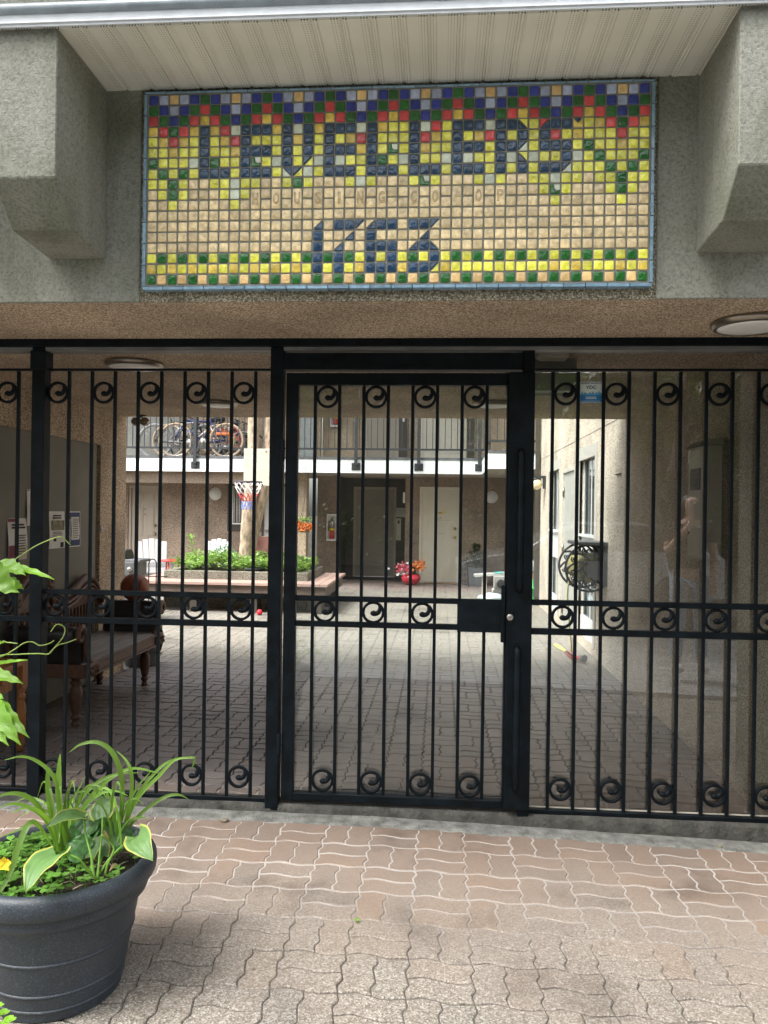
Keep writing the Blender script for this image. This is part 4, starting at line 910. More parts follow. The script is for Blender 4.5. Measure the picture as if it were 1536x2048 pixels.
for pts, Y0, Y1, wd in [
    ([(340,620),(335,470),(330,330),(295,200),(210,120),(120,90),(25,110)], 2.40, 2.30, .0080),
    ([(335,620),(300,480),(275,330),(262,220),(262,150)], 2.42, 2.40, .0135),
    ([(345,620),(335,450),(322,280),(325,150),(330,75)], 2.40, 2.42, .0125),
    ([(320,620),(270,470),(200,350),(120,300),(40,295),(-30,320)], 2.38, 2.22, .0095),
    ([(325,620),(250,440),(160,370),(70,350),(0,370)], 2.36, 2.2, .0075),
    ([(330,620),(290,480),(240,410),(160,370),(60,400)], 2.34, 2.16, .0070),
    ([(350,620),(360,500),(375,400),(420,290),(470,200)], 2.40, 2.50, .0060),
    ([(350,620),(380,480),(440,330),(540,230),(650,185),(760,180)], 2.42, 2.52, .0085),
    ([(360,620),(420,450),(500,310),(620,200),(740,155),(880,185)], 2.44, 2.56, .0090),
    ([(355,620),(400,470),(470,360),(560,290),(640,280),(700,305)], 2.38, 2.40, .0070),
    ([(340,620),(345,520),(355,400),(365,300),(415,220)], 2.36, 2.3, .0065),
    ([(640,620),(660,460),(672,300),(660,170),(610,60),(530,12),(440,25),(380,68)], 2.46, 2.40, .0105),
    ([(645,620),(690,450),(720,300),(720,180),(690,110),(640,60)], 2.46, 2.50, .0080),
    ([(640,620),(700,430),(770,300),(870,200),(960,110),(1068,98)], 2.46, 2.52, .0085),
    ([(650,620),(690,440),(760,290),(880,150),(960,105),(1040,90)], 2.48, 2.62, .0070),
    ([(1040,90),(1066,100),(1062,130),(1050,158)], 2.62, 2.62, .0045),
    ([(640,620),(700,490),(790,390),(900,315),(980,300),(1034,325)], 2.44, 2.50, .0080),
    ([(640,620),(655,480),(700,360),(760,250),(830,170)], 2.46, 2.52, .0060),
    ([(630,620),(610,430),(590,300),(560,205)], 2.44, 2.42, .0065),
    ([(640,620),(665,520),(720,440),(810,425)], 2.40, 2.42, .0050),
    ([(630,620),(640,520),(625,400),(600,330)], 2.42, 2.36, .0070),
    ([(360,620),(380,560),(360,470),(345,380)], 2.34, 2.30, .0090),
    ([(370,610),(355,520),(340,460)], 2.33, 2.3, .008),
    ([(300,610),(250,520),(190,450),(90,500),(0,530)], 2.34, 2.14, .0045),
    ([(0,835),(60,720),(110,560),(165,455),(215,470),(240,520)], 2.10, 2.26, .0115),
    ]:
    blade(pts, Y0, Y1, wd)
for k in range(26):
    bx, by = (340,600) if k % 2 else (640,600); bx += rnd.uniform(-45,45); dx = rnd.uniform(-260,300)*(1 if k % 2 else .9); h = rnd.uniform(170,400); dr = rnd.uniform(0,.45)
    Y0 = 2.36+rnd.uniform(-.05,.12); blade([(bx,by+10),(bx+dx*.10,by-h*.45),(bx+dx*.35,by-h*.85),(bx+dx*.7,by-h*(1-dr*.2)),(bx+dx,by-h*(1-dr))], Y0, Y0+rnd.uniform(-.14,.14), rnd.uniform(.0035,.0062))
mb.build('leaves', LEAF, dl)
mb = MB()
for pts, Y0, Y1, wd in [([(585,600),(580,540),(570,500)], 2.4, 2.4, .010), ([(610,640),(600,570),(580,520),(570,490)], 2.38, 2.38, .008), ([(365,290),(395,240),(420,216)], 2.36, 2.34, .005), ([(640,680),(620,690),(600,720)], 2.34, 2.3, .006)]:
    blade(pts, Y0, Y1, wd)
mb.build('dry_leaves', M('dry_leaf', (.42,.30,.14), .8, var=.3, scale=30), dl)
# hosta with yellow leaf margins
ho = thing('hosta', 'hosta with yellow edged leaves drooping over the charcoal pot rim', 'plant', (PC.x+.03,PC.y-.05,.36))
def hleaf(mb, A, B, wl, nrm, bend=.2, heart=.18, cup=.25):
    """A base, B tip; grid leaf with a yellow margin"""
    A, B, nrm = Vector(A), Vector(B), Vector(nrm).normalized(); d = B-A; L = d.length; d.normalize(); sd = d.cross(nrm).normalized(); up = sd.cross(d)
    nu, nv = 16, 16; vs = []
    for i in range(nu+1):
        t = i/nu; wv = wl*(math.sin(math.pi*min(1, t*.88+.12)**.80)**.85)*(1-.15*t) if t < 1 else 0.0008
        wv = max(wv, .0008)
        for j in range(nv+1):
            s_ = j/nv*2-1
            back = -heart*L*(abs(s_)**1.5)*max(0, 1-t*2.6)
            wob = .05*wl*math.sin(t*17+s_*4)*abs(s_)
            vs.append(A + d*(t*L+back) + sd*(s_*wv) + up*(bend*L*math.sin(t*math.pi*.95)+cup*wl*(s_*s_)*(1-.5*t) + .03*wl*math.cos(s_*16) + wob))
    o = len(mb.v); mb.cur = rnd.random(); mb.v += [tuple(v) for v in vs]; mb.rv += [mb.cur]*len(vs)
    for i in range(nu):
        for j in range(nv):
            mb.f.append((o+i*(nv+1)+j, o+(i+1)*(nv+1)+j, o+(i+1)*(nv+1)+j+1, o+i*(nv+1)+j+1))
            mb.m.append(1 if j in (0, nv-1) else 0); mb.sm.append(True)
mb = MB()
hl = [((462,432,2.30),(245,492,2.18),.032,(.1,-.45,.9),.20),
      ((562,425,2.36),(575,310,2.42),.042,(0,-.75,.65),.05),
      ((316,632,2.16),(145,850,2.02),.052,(-.15,-.8,.5),.20),
      ((752,528,2.32),(845,672,2.22),.044,(.1,-.8,.55),.20),
      ((500,640,2.30),(560,520,2.34),.024,(-.3,-.9,.3),.1),
      ((560,640,2.32),(545,520,2.38),.030,(.3,-.9,.3),.1)]
# petioles
for A, B, wl, nr, bd in hl: hleaf(mb, cz(*A), cz(*B), wl, nr, bd)
mb.build('leaf', [LEAFH, LEAFY], ho)
m_ = MB()
for P in ([(520,770,2.20),(500,640,2.22),(470,520,2.26),(462,432,2.30)], [(535,765,2.22),(545,640,2.26),(560,500,2.32),(562,425,2.36)], [(505,745,2.18),(440,660,2.15),(380,632,2.15),(316,632,2.16)],
          [(545,735,2.24),(600,650,2.26),(680,575,2.28),(752,528,2.32)], [(520,770,2.21),(505,700,2.24),(500,640,2.30)], [(525,770,2.22),(540,700,2.26),(560,640,2.32)], [(560,520,2.2),(600,560,2.22),(625,600,2.22),(590,680,2.2),(575,740,2.2)]):
    m_.tube(spline([cz(*p) for p in P], 12), .0031, 7)
m_.build('stalk', LEAF, ho)
# dark puckered leaves (primula) between the daylily fans
pr_ = thing('primula', 'dark green crinkled primula leaves between the daylily clumps', 'plant', (PC.x,PC.y,.36))
m_ = MB()
for A, B, wl, nr in [((470,620,2.30),(370,560,2.30),.045,(0,-.7,.7)), ((450,560,2.34),(500,430,2.44),.05,(.2,-.8,.6)), ((560,560,2.40),(640,420,2.5),.05,(0,-.8,.6)), ((600,560,2.38),(740,500,2.44),.05,(.2,-.7,.7)), ((440,520,2.36),(560,430,2.42),.04,(-.2,-.8,.5))]:
    hleaf(m_, cz(*A), cz(*B), wl, nr, .12, .1, .35); 
m_.m = [0]*len(m_.m); m_.build('leaves', [leafmat('primula_green', (.045,.12,.03), .15, .4, 60)], pr_)
# clover ground cover in the pot, small yellow flower
m_ = MB()
for k in range(300):
    a, r_ = rnd.uniform(0, 2*math.pi), .245*math.sqrt(rnd.random()); x, y = PC.x+r_*math.cos(a), PC.y+r_*math.sin(a)
    if (x-PC.x) > .02 + .10*rnd.random() and rnd.random() < .8: continue
    z = .365+rnd.uniform(.005,.06)*(1.0 if r_ < .2 else .6); m_.cur = rnd.random(); a0 = rnd.uniform(0, 6)
    m_.tube([(x+rnd.uniform(-.01,.01),y+rnd.uniform(-.01,.01),.350),(x,y,z)], .0012, 4)
    for q in range(3):
        an = a0+q*2.1; L = rnd.uniform(.016,.030); d = Vector((math.cos(an),math.sin(an),rnd.uniform(-.1,.25))); sd = d.cross(Vector((0,0,1))).normalized(); c = Vector((x,y,z))
        m_.add([c, c+d*L*.55-sd*L*.46, c+d*L*1.0-sd*L*.34, c+d*L*.86, c+d*L*1.0+sd*L*.34, c+d*L*.55+sd*L*.46], [(0,3,2,1),(0,5,4,3)], 0, True)
o = m_.build('clover', LEAFC); tag(o, 'low bright green clover covering the soil in the pot', 'ground cover', kind='stuff')
t = thing('yellow_flower', 'small yellow flower among the clover at the left edge of the pot', 'flower', cz(30,700,2.10))
m_ = MB(); c = cz(28,676,2.10)
for q in range(5):
    an = q*1.2566+.3; d = Vector((math.cos(an),-.25,math.sin(an)*.8)); m_.leafq(c, d, (0,-1,.3), .024, .024)
m_.build('petals', YEL, t); MB().tube([cz(30,760,2.12), c], .0015, 5).build('stem', LEAF, t)
# litter twigs on soil
m_ = MB()
for k in range(26):
    x, y = PC.x+rnd.uniform(-.02,.2), PC.y+rnd.uniform(-.16,.12)
    if (x-PC.x)**2+(y-PC.y)**2 > .053: continue
    a = rnd.uniform(0,6); m_.tube([(x,y,.366),(x+.02*math.cos(a),y+.02*math.sin(a),.374),(x+.045*math.cos(a+.4),y+.045*math.sin(a+.4),.368)], .0018, 4)
tag(m_.build('leaf_litter', M('litter', (.40,.33,.22), .9, var=.4, scale=60)), 'pale dry stems and leaf scraps lying on the pot soil', 'leaf litter', kind='stuff')

# ---------------------------------------------------------------- climbing vine at the left edge
vn = thing('climbing_vine', 'bright green vine with curling tendrils reaching in from the left edge', 'vine', at(-60,1600,2.3))
def vp(x, y, Y=2.35): return at(x, y, Y)
m_ = MB()
stems = [[(-60,1120,2.3),(0,1134,2.3),(40,1112,2.32),(75,1090,2.33),(116,1074,2.34),(128,1078,2.35),(141,1090,2.36)],
         [(-60,1330,2.3),(0,1311,2.32),(30,1309,2.33),(75,1307,2.34),(97,1308,2.35),(108,1296,2.36),(125,1276,2.37),(130,1261,2.38),(126,1252,2.38),(113,1249,2.37),(101,1264,2.36)],
         [(97,1308,2.35),(115,1291,2.36),(135,1285,2.37),(153,1278,2.38)],
         [(-60,1330,2.28),(0,1314,2.29),(30,1298,2.30),(48,1286,2.31),(65,1284,2.32),(80,1291,2.32),(98,1287,2.33),(108,1281,2.34)],
         [(-80,1500,2.3),(-40,1400,2.29),(-20,1330,2.29),(-30,1200,2.29),(-40,1130,2.29),(-30,1000,2.3)],
         [(-80,1500,2.3),(-30,1430,2.3),(0,1400,2.3)],[(-95,2030,2.3),(-92,1900,2.3),(-84,1700,2.3),(-82,1600,2.3),(-80,1500,2.3)],[(-40,1350,2.3),(0,1288,2.3),(15,1285,2.3),(35,1287,2.3)]]
for P in stems: m_.tube(spline([vp(*p) for p in P], 30), .0017, 6)
m_.build('stem', leafmat('tendril_green', (.34,.44,.12), .3), vn)
def vleaf(A, B, wl, nrm, lobed=False):
    mb = MB(); A, B, nrm = Vector(A), Vector(B), Vector(nrm).normalized(); d = B-A; L = d.length; d.normalize(); sd = d.cross(nrm).normalized(); up = sd.cross(d)
    nu, nv = 18, 6; mb.cur = rnd.random(); o = 0
    for i in range(nu+1):
        t = i/nu; wv = wl*math.sin(math.pi*t**.62)**.9*(1+.16*math.sin(t*26))+.0006
        for j in range(nv+1):
            s_ = j/nv*2-1; mb.v.append(tuple(A + d*(t*L-.10*L*abs(s_)**1.4*max(0,1-2.2*t)) + sd*(s_*wv) + up*(.22*wl*abs(s_) - .10*L*t*t + .07*wl*math.sin(t*19+s_*3)))); mb.rv.append(mb.cur)
    for i in range(nu):
        for j in range(nv): mb.f.append((i*(nv+1)+j,(i+1)*(nv+1)+j,(i+1)*(nv+1)+j+1,i*(nv+1)+j+1)); mb.m.append(0); mb.sm.append(True)
    mb.build('leaf', LEAFB, vn)
for A, B, wl, nr in [((20,1132,2.32),(106,1150,2.26),.014,(0,-.5,.9)), ((-30,1140,2.26),(34,1184,2.22),.042,(-.2,-.9,.35)), ((5,1126,2.3),(48,1146,2.24),.024,(0,-.7,.7)), ((15,1160,2.3),(45,1176,2.26),.016,(0,-.8,.6)),
                     ((-20,1330,2.3),(50,1315,2.28),.008,(0,-.6,.8)), ((-30,1340,2.28),(42,1362,2.22),.019,(0,-.7,.7)), ((-10,1400,2.28),(53,1472,2.2),.020,(.3,-.9,.3)), ((-25,1395,2.27),(36,1488,2.19),.028,(.2,-.9,.2)),
                     ((-30,1420,2.27),(12,1490,2.2),.020,(.1,-.9,.2)), ((-20,1385,2.28),(6,1396,2.26),.014,(0,-.8,.6)), ((-60,1290,2.28),(4,1282,2.25),.02,(0,-.8,.6))]:
    vleaf(vp(*A), vp(*B), wl, nr)
# weed clump at the bottom left edge
t = thing('weed', 'small round leaved weed growing at the bottom left corner beside the pot', 'plant', (-1.30,2.02,0))
m_ = MB()
for (px, py, Yd, r_) in [(8,2026,2.05,.016),(20,2040,2.02,.017),(-2,2012,2.08,.014),(6,2052,2.0,.018),(-14,2034,2.05,.018)]:
    c = at(px, py, Yd); m_.cur = rnd.random(); k = 12
    m_.add([c+Vector((0,0,-.003))]+[c+Vector((r_*(1-.35*(1 if q == 0 else 0))*math.cos(q*2*math.pi/k+1), r_*math.sin(q*2*math.pi/k+1)*.9*(1-.35*(1 if q == 0 else 0)), .004)) for q in range(k)], [(0,q+1,(q+1) % k+1) for q in range(k)], 0, True)
    m_.tube([(-1.30,2.02,0), c], .0016, 5)
m_.build('leaves', LEAFB, t)
# ---------------------------------------------------------------- right wing of the courtyard
rw = thing('courtyard_wing', 'pebble dash wing painted sunlit with tall windows along the right of the courtyard', 'building', (1.7,8,0))
WX = 1.64
WZ0, WZ1 = .28, 2.13
def wallbox(mb, y0, y1, z0, z1, m=0): mb.box(WX, y0, z0, 2.3, y1, z1, m)
mb = MB()      # wall with openings cut out: windows y 8.30-9.22 and 10.78-11.75, door 9.52-10.45
wallbox(mb, 7.0, 8.30, -.02, 2.3555); mp_ = MB(); mp_.box(WX,3.9201,-.02,2.3,6.9999,2.3555); mp_.build('passage_side_wall', PEBSHADE, rw)
wallbox(mb, 9.22, 9.52, -.02, 2.27); wallbox(mb, 10.45, 10.78, -.02, 2.27); wallbox(mb, 11.75, 12.75, -.02, 2.27)
wallbox(mb, 8.30, 9.22, -.02, .12); wallbox(mb, 10.78, 11.75, -.02, .12); wallbox(mb, 9.52, 10.45, 2.09, 2.27)
wallbox(mb, 7.0001, 8.30, 2.3556, 5.6); wallbox(mb, 8.30, 12.75, 2.2701, 5.6)
mb.build('wall', PEBLIT, rw)
mb = MB().box(WX-.002, 7.3, 2.392, WX+.01, 12.75, 2.398); mb.build('wall_joint_line', TRIMD, rw)
for y0, y1 in ((8.30,9.22),(10.78,11.75)):
    m_ = MB(); m_.box(WX-.012,y0-.10,2.131,WX+.03,y1+.02,2.2695); m_.box(WX-.012,y0-.10,.10,WX+.03,y0-.001,2.13); m_.box(WX-.012,y1,.10,WX+.03,y1+.02,2.13)
    f = m_.build('window', M('window_surround', (.50,.48,.43), .6, var=.06), rw)
    m_ = MB()
    for ya, yb in ((y0,y0+.035),((y0+y1)/2-.015,(y0+y1)/2+.015),(y1-.035,y1)): m_.box(WX+.046,ya,.121,WX+.08,yb,2.129)
    m_.box(WX+.025,y0,.88,WX+.082,y1,1.27); m_.box(WX+.025,y0,.121,WX+.082,y1,.33); m_.box(WX-.01,y0-.02,1.25,WX+.025,y1,1.28); m_.build('frame', M('window_frame_white', (.70,.72,.72), .4, var=.05), f)
    m_ = MB(); m_.box(WX+.05,y0+.02,.3,WX+.056,y1-.02,2.12); m_.build('pane', WGLASS, f)
m_ = MB(); m_.box(WX+.012,9.56,.01,WX+.05,10.41,2.05); d_ = m_.build('door', GREYL, rw)
m_ = MB(); m_.box(WX-.01,9.521,.0,WX+.06,9.56,2.089); m_.box(WX-.01,10.41,.0,WX+.06,10.449,2.089); m_.box(WX-.01,9.56,2.05,WX+.06,10.41,2.089); m_.build('door_frame', M('door_frame_grey', (.52,.50,.45), .5), d_)
m_ = MB()
for z in (.25,1.05,1.80): m_.lathe([(.012,-.06),(.012,.06)], (WX-.004,10.405,z), 8)
m_.build('hinge', BRONZE, d_)
MB().box(WX-.02,7.12,1.874,WX-.001,7.32,1.882).build('cable_clip', TRIMD, rw)
t = thing('globe_lamp', 'cream globe lamp on a dark bracket at the end of the right wing', 'lamp', (1.53,12.2,1.9))
MB().box(1.60,12.15,1.90,1.639,12.25,2.10).build('wall_plate', RAILM, t); MB().box(1.40,12.16,2.06,1.60,12.24,2.10).build('arm', RAILM, t); MB().lathe([(.05,2.02),(.06,2.06)], (1.48,12.2,0), 16).build('cap', RAILM, t)
MB().sphere((1.50,12.2,1.965), .085, 20).build('globe', M('cream_globe', (.80,.68,.42), .3), t)
# hose reel
t = thing('hose_reel', 'dark ornate scrollwork hose reel mounted on the right wall', 'hose reel', (1.5,8.0,.8))
MB().box(1.60,7.66,.80,1.6395,7.70,1.19).build('bracket', GREYP, t); MB().box(1.60,8.16,.80,1.6395,8.20,1.19).build('bracket', GREYP, t); MB().box(1.34,7.64,1.20,1.6395,8.22,1.235).build('top_tray', GREYP, t, bevel=.006)
for y in (7.70,8.12):
    m_ = MB(); c = Vector((1.47,y,.975)); Rr = .228
    m_.tube([c+Vector((Rr*math.cos(a*math.pi/24),0,Rr*math.sin(a*math.pi/24))) for a in range(48)], .012, 8, closed=True)
    m_.tube([c+Vector((.06*math.cos(a*math.pi/12),0,.06*math.sin(a*math.pi/12))) for a in range(24)], .010, 8, closed=True)
    for q in range(8):
        a0 = q*math.pi/4
        m_.tube([c+Vector(((.07+.15*s_)*math.cos(a0+.9*s_),0,(.07+.15*s_)*math.sin(a0+.9*s_))) for s_ in [i/8 for i in range(9)]], .011, 6)
        cc = c+Vector((.165*math.cos(a0+.25),0,.165*math.sin(a0+.25))); m_.tube([cc+Vector(((.034-.0024*i)*math.cos(i*.75+a0),0,(.034-.0024*i)*math.sin(i*.75+a0))) for i in range(12)], .0085, 6)
    m_.build('scroll_plate', BLACKP, t)
MB().box(1.45,7.675,.88,1.64,7.688,1.05).build('cover_plate', GREYP, t)
MB().lathe([(.09,7.71),(.15,7.75),(.15,8.08),(.09,8.11)], (1.47,0,.975), 24, axis='y').build('hose_coil', M('coil_hose', (.42,.38,.14), .5, var=.3, scale=40), t) 
t = thing('garden_hose', 'pale yellow garden hose running from the reel down to its red nozzle', 'hose', (1.45,8.2,0))
hp = spline([(1.36,8.05,.95),(1.33,8.10,.7),(1.37,8.2,.35),(1.42,8.35,.06),(1.40,8.5,.014),(1.36,8.9,.012),(1.33,8.95,.012),(1.33,8.8,.012),(1.38,8.45,.014)], 50)
MB().tube(hp, .009, 8).build('hose_line', M('hose_yellow', (.62,.56,.18), .5), t)
t = thing('spray_nozzle', 'red and grey hose spray nozzle lying on the paving', 'nozzle', (1.38,8.1,0))
MB().tube([(1.38,8.45,.016),(1.382,8.36,.02)], [.014,.018], 10).build('coupling', BLACKP, t); MB().tube([(1.382,8.36,.022),(1.385,8.27,.024),(1.39,8.1,.03),(1.395,8.0,.035)], [.024,.026,.022,.02], 12).build('grip', RED, t)
MB().tube([(1.395,8.0,.035),(1.41,7.95,.045),(1.44,7.90,.05)], [.018,.022,.024], 12).build('barrel', RED, t); MB().tube([(1.44,7.90,.05),(1.47,7.86,.052)], [.034,.040], 14).build('head', GREYP, t); MB().tube([(1.36,8.30,.05),(1.355,8.15,.062),(1.38,8.02,.05)], .009, 6).build('trigger', BLACKP, t)

# ---------------------------------------------------------------- rear block of the courtyard
rb = thing('rear_block', 'brown rear apartment block with white edged balcony across the courtyard', 'building', (-2,16,0))
mb = MB()
# ground floor: left wall y=15.8, brown wall y=16.6, recess to y=17.6, beige door wall y=16.6
def W(x0, x1, z0, z1, y, d=.25, m=0): mb.box(x0, y, z0, x1, y+d, z1, m)
W(-8.5,-6.56,-.02,2.26,15.8); W(-6.56,-5.86,2.0,2.26,15.8); W(-5.86,-4.36,-.02,2.26,15.8); W(-4.36,-3.78,-.02,1.14,15.8); W(-4.36,-3.78,2.03,2.26,15.8); W(-3.78,-3.70,-.02,2.26,15.8); W(-3.70,-3.12,2.05,2.26,15.8); W(-3.12,-2.95,-.02,2.26,15.8)
W(-2.66,-2.18,-.02,2.26,16.6,1.0)
W(-.75,-.44,-.02,2.26,16.6,1.0); W(-.44,.46,2.06,2.26,16.6); W(.46,3.2,-.02,2.26,16.6)
mb.box(-8.5,14.95,2.02,-2.95,15.10,2.2595)
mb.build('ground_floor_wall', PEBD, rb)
mb = MB(); mb.box(-2.94,15.2,-.02,-2.66,15.5,2.2599); mb.build('column', PEB, rb)
mb = MB(); mb.box(-2.1799,17.6,-.02,-1.98,17.9,2.26); mb.box(-1.0,17.6,-.02,-.751,17.9,2.26); mb.box(-1.98,17.6,2.07,-1.0,17.9,2.26); mb.box(-2.1795,16.75,-.02,-2.172,17.5995,2.26); mb.box(-.758,16.75,-.02,-.7505,17.5995,2.26); mb.build('recess_cladding', DARK, rb)
m_ = MB(); m_.box(-1.95,17.62,.02,-1.03,17.66,2.03); d_ = m_.build('door', TAUPE, rb); d_['label'] = 'plain taupe door in the dark recess'
m_ = MB(); m_.box(-1.98,17.58,0,-1.93,17.619,2.07); m_.box(-1.05,17.58,0,-1.0,17.619,2.07); m_.box(-1.93,17.58,2.02,-1.05,17.619,2.07); m_.build('door_frame', M('frame_tan', (.36,.33,.26), .5), d_)
def panel_door(x0, x1, z0, z1, y, mat, lab, knob=1, hw=BRASS, fr=None, parent=rb):
    m_ = MB(); wd, h = x1-x0, z1-z0; m_.box(x0,y,z0,x1,y+.045,z1)
    d_ = m_.build('door', mat, parent); d_['label'] = lab
    m_ = MB()
    for a, b_ in ((.14,.44),(.56,.86)):
        for c, e in ((.09,.38),(.46,.80),(.86,.95)):
            m_.box(x0+a*wd,y-.006,z0+c*h,x0+b_*wd,y-.0005,z0+e*h); m_.box(x0+(a+.04)*wd,y-.012,z0+c*h+.03,x0+(b_-.04)*wd,y-.006,z0+e*h-.03)
    m_.build('raised_panels', mat, d_, bevel=.004)
    kx = x1-.07 if knob > 0 else x0+.07
    for z in (z0+.95, z0+1.13): MB().lathe([(.0001,-.05),(.022,-.045),(.028,-.03),(.016,-.012),(.03,-.006),(.03,0)], (kx,y-.001,z), 14, axis='y').build('knob', hw, d_)
    fm = MB(); fw_ = .055; fm.box(x0-fw_,y-.03,0,x0-.003,y+.05,z1+fw_); fm.box(x1+.003,y-.03,0,x1+fw_,y+.05,z1+fw_); fm.box(x0-.003,y-.03,z1+.003,x1+.003,y+.05,z1+fw_)
    fm.build('door_frame', fr or mat, d_, bevel=.003)
    m_ = MB(); m_.box((x0+x1)/2-.06,y-.0035,z0+1.45,(x0+x1)/2+.06,y-.001,z0+1.49); m_.build('number_plate', hw, d_)
    m_ = MB(); m_.lathe([(.0001,-.008),(.012,-.006),(.012,0)], ((x0+x1)/2,y-.001,z0+1.36), 10, axis='y'); m_.build('peephole', BLACKP, d_)
    return d_
dd = panel_door(-.385,.40,.03,2.0,16.62, CREAM, 'cream six panel door on the right')
m_ = MB(); m_.box(.07,16.605,1.50,.13,16.613,1.53); m_.build('sticky_note', YEL, dd)
panel_door(-6.50,-5.92,.02,1.94,15.85, BEIGE, 'dim beige panel door behind the left armchair', 1, BRONZE)
m_ = MB(); m_.box(-3.66,15.83,.02,-3.16,15.87,2.0); d_ = m_.build('door', M('pale_grey_door', (.50,.49,.47), .5, var=.05), rb); d_['label'] = 'pale grey door behind the tree'
m_ = MB(); m_.lathe([(.0001,-.05),(.02,-.045),(.02,-.01),(.03,0)], (-3.60,15.829,1.07), 12, axis='y'); m_.box(-3.60,15.778,1.06,-3.48,15.792,1.08); m_.build('lever_handle', METAL, d_)
m_ = MB(); m_.box(-3.6999,15.80,0,-3.66,15.9,2.049); m_.box(-3.16,15.80,0,-3.121,15.9,2.049); m_.box(-3.66,15.80,2.0,-3.16,15.9,2.049); m_.build('door_frame', TRIMD, d_)
m_ = MB(); m_.box(-4.42,15.775,1.06,-3.72,15.80,1.20); m_.box(-4.42,15.775,2.0,-3.72,15.80,2.08); m_.box(-4.42,15.775,1.20,-4.34,15.80,2.0); m_.box(-3.80,15.775,1.20,-3.72,15.80,2.0); wn = m_.build('window', TRIMD, rb)
m_ = MB(); m_.box(-4.34,15.80,1.20,-3.80,15.81,1.23); m_.box(-4.34,15.80,1.97,-3.80,15.81,2.0); m_.box(-4.34,15.80,1.23,-4.31,15.81,1.97); m_.box(-3.83,15.80,1.23,-3.80,15.81,1.97); m_.build('frame', WHITE, wn)
MB().box(-4.34,15.83,1.2,-3.80,15.836,2.0).build('pane', WGLASS, wn)
m_ = MB()
for k in range(9): m_.tube([(-4.29+k*.055+.01*math.sin(k),15.822,1.24),(-4.29+k*.055,15.822,1.96)], .022, 6)
m_.build('net_curtain', M('net_curtain', (.45,.45,.44), .9, var=.2, scale=20), wn)
# balcony: slab, fascia, upper wall
mb = MB(); mb.box(-8.5,14.82,2.262,.80,17.8,2.50); mb.box(.8005,12.92,2.262,3.2,17.8,2.50); mb.build('balcony_slab', M('balcony_underside', (.40,.36,.30), .8, var=.1), rb)
mb = MB(); mb.box(-8.5,14.80,2.245,.785,14.8195,2.505); mb.box(.785,12.90,2.245,.80,14.8195,2.505); mb.box(.8005,12.90,2.245,1.63,12.9195,2.505); mb.build('white_fascia', M('fascia_white', (.82,.84,.85), .5, var=.05, scale=2), rb)
mb = MB(); mb.box(-8.5,14.79,2.506,.79,17.0,2.555); mb.box(.7905,12.89,2.506,1.63,17.0,2.555); mb.build('balcony_deck', M('deck_edge', (.10,.105,.11), .7, var=.3, scale=8), rb)
mb = MB()
W(-8.5,-2.62,2.5551,5.2,16.6); W(-2.62,3.2,2.5551,5.2,16.9)
mb.build('upper_wall', PEB, rb)
mb = MB(); mb.box(-7.2,16.57,2.556,-5.75,16.599,5.0); mb.build('upper_cladding', M('grey_cladding', (.33,.33,.29), .7, var=.08), rb)
panel_door(-.40,.50,2.60,4.6,16.86, CREAM, 'cream upper floor door behind the railing')
m_ = MB(); m_.box(-1.62,16.86,2.58,-1.0,16.89,4.6); d_ = m_.build('door', BEIGE, rb); d_['label'] = 'beige upper floor door'
m_ = MB(); m_.box(-1.72,16.84,2.57,-1.62,16.88,4.66); m_.box(-1.0,16.84,2.57,-.92,16.88,4.66); m_.build('door_frame', M('frame_taupe', (.40,.37,.31), .6), d_)
m_ = MB(); m_.box(-3.05,16.55,2.58,-2.72,16.59,4.6); m_.box(-2.98,16.53,2.7,-2.95,16.55,4.6); d_ = m_.build('door', M('glazed_door_grey', (.42,.44,.44), .4, var=.1), rb); d_['label'] = 'pale upper floor glazed door'
m_ = MB(); m_.box(-.92,16.80,2.556,-.74,16.899,5.0); m_.box(.60,16.78,2.556,.72,16.899,5.0); m_.build('dark_trim', TRIMD, rb)
m_ = MB(); m_.box(.72,12.94,2.556,.83,13.1,5.2); m_.box(1.56,12.80,0,1.63,12.88,5.2); m_.build('down_pipe', TRIMD, rb)
mb = MB(); mb.box(-8.5,14.6,5.2005,3.2,17.9,5.4); mb.build('roof_slab', CONC, rb)
# balcony railing
rl = thing('balcony_railing', 'dark grey steel balcony railing bolted to the white fascia', 'railing', (-3,14.77,2.5))
def mrail(x0, x1, z, y=14.77): MB().box(x0,y-.018,z-.018,x1,y+.018,z+.018).build('rail', RAILM, rl)
mrail(-8.5,.80,2.705); mrail(-8.5,.80,3.62)
MB().box(.78,12.87,2.687,.816,14.75,2.723).build('rail', RAILM, rl); MB().box(.8165,12.852,2.687,1.63,12.888,2.723).build('rail', RAILM, rl); MB().box(.8165,12.852,3.60,1.63,12.888,3.636).build('rail', RAILM, rl); MB().box(.78,12.87,3.60,.816,14.75,3.636).build('rail', RAILM, rl)
bd = MB().box(-.0075,-.0075,2.723,.0075,.0075,3.602).build('baluster', RAILM); bdat = bd.data; bpy.data.objects.remove(bd)
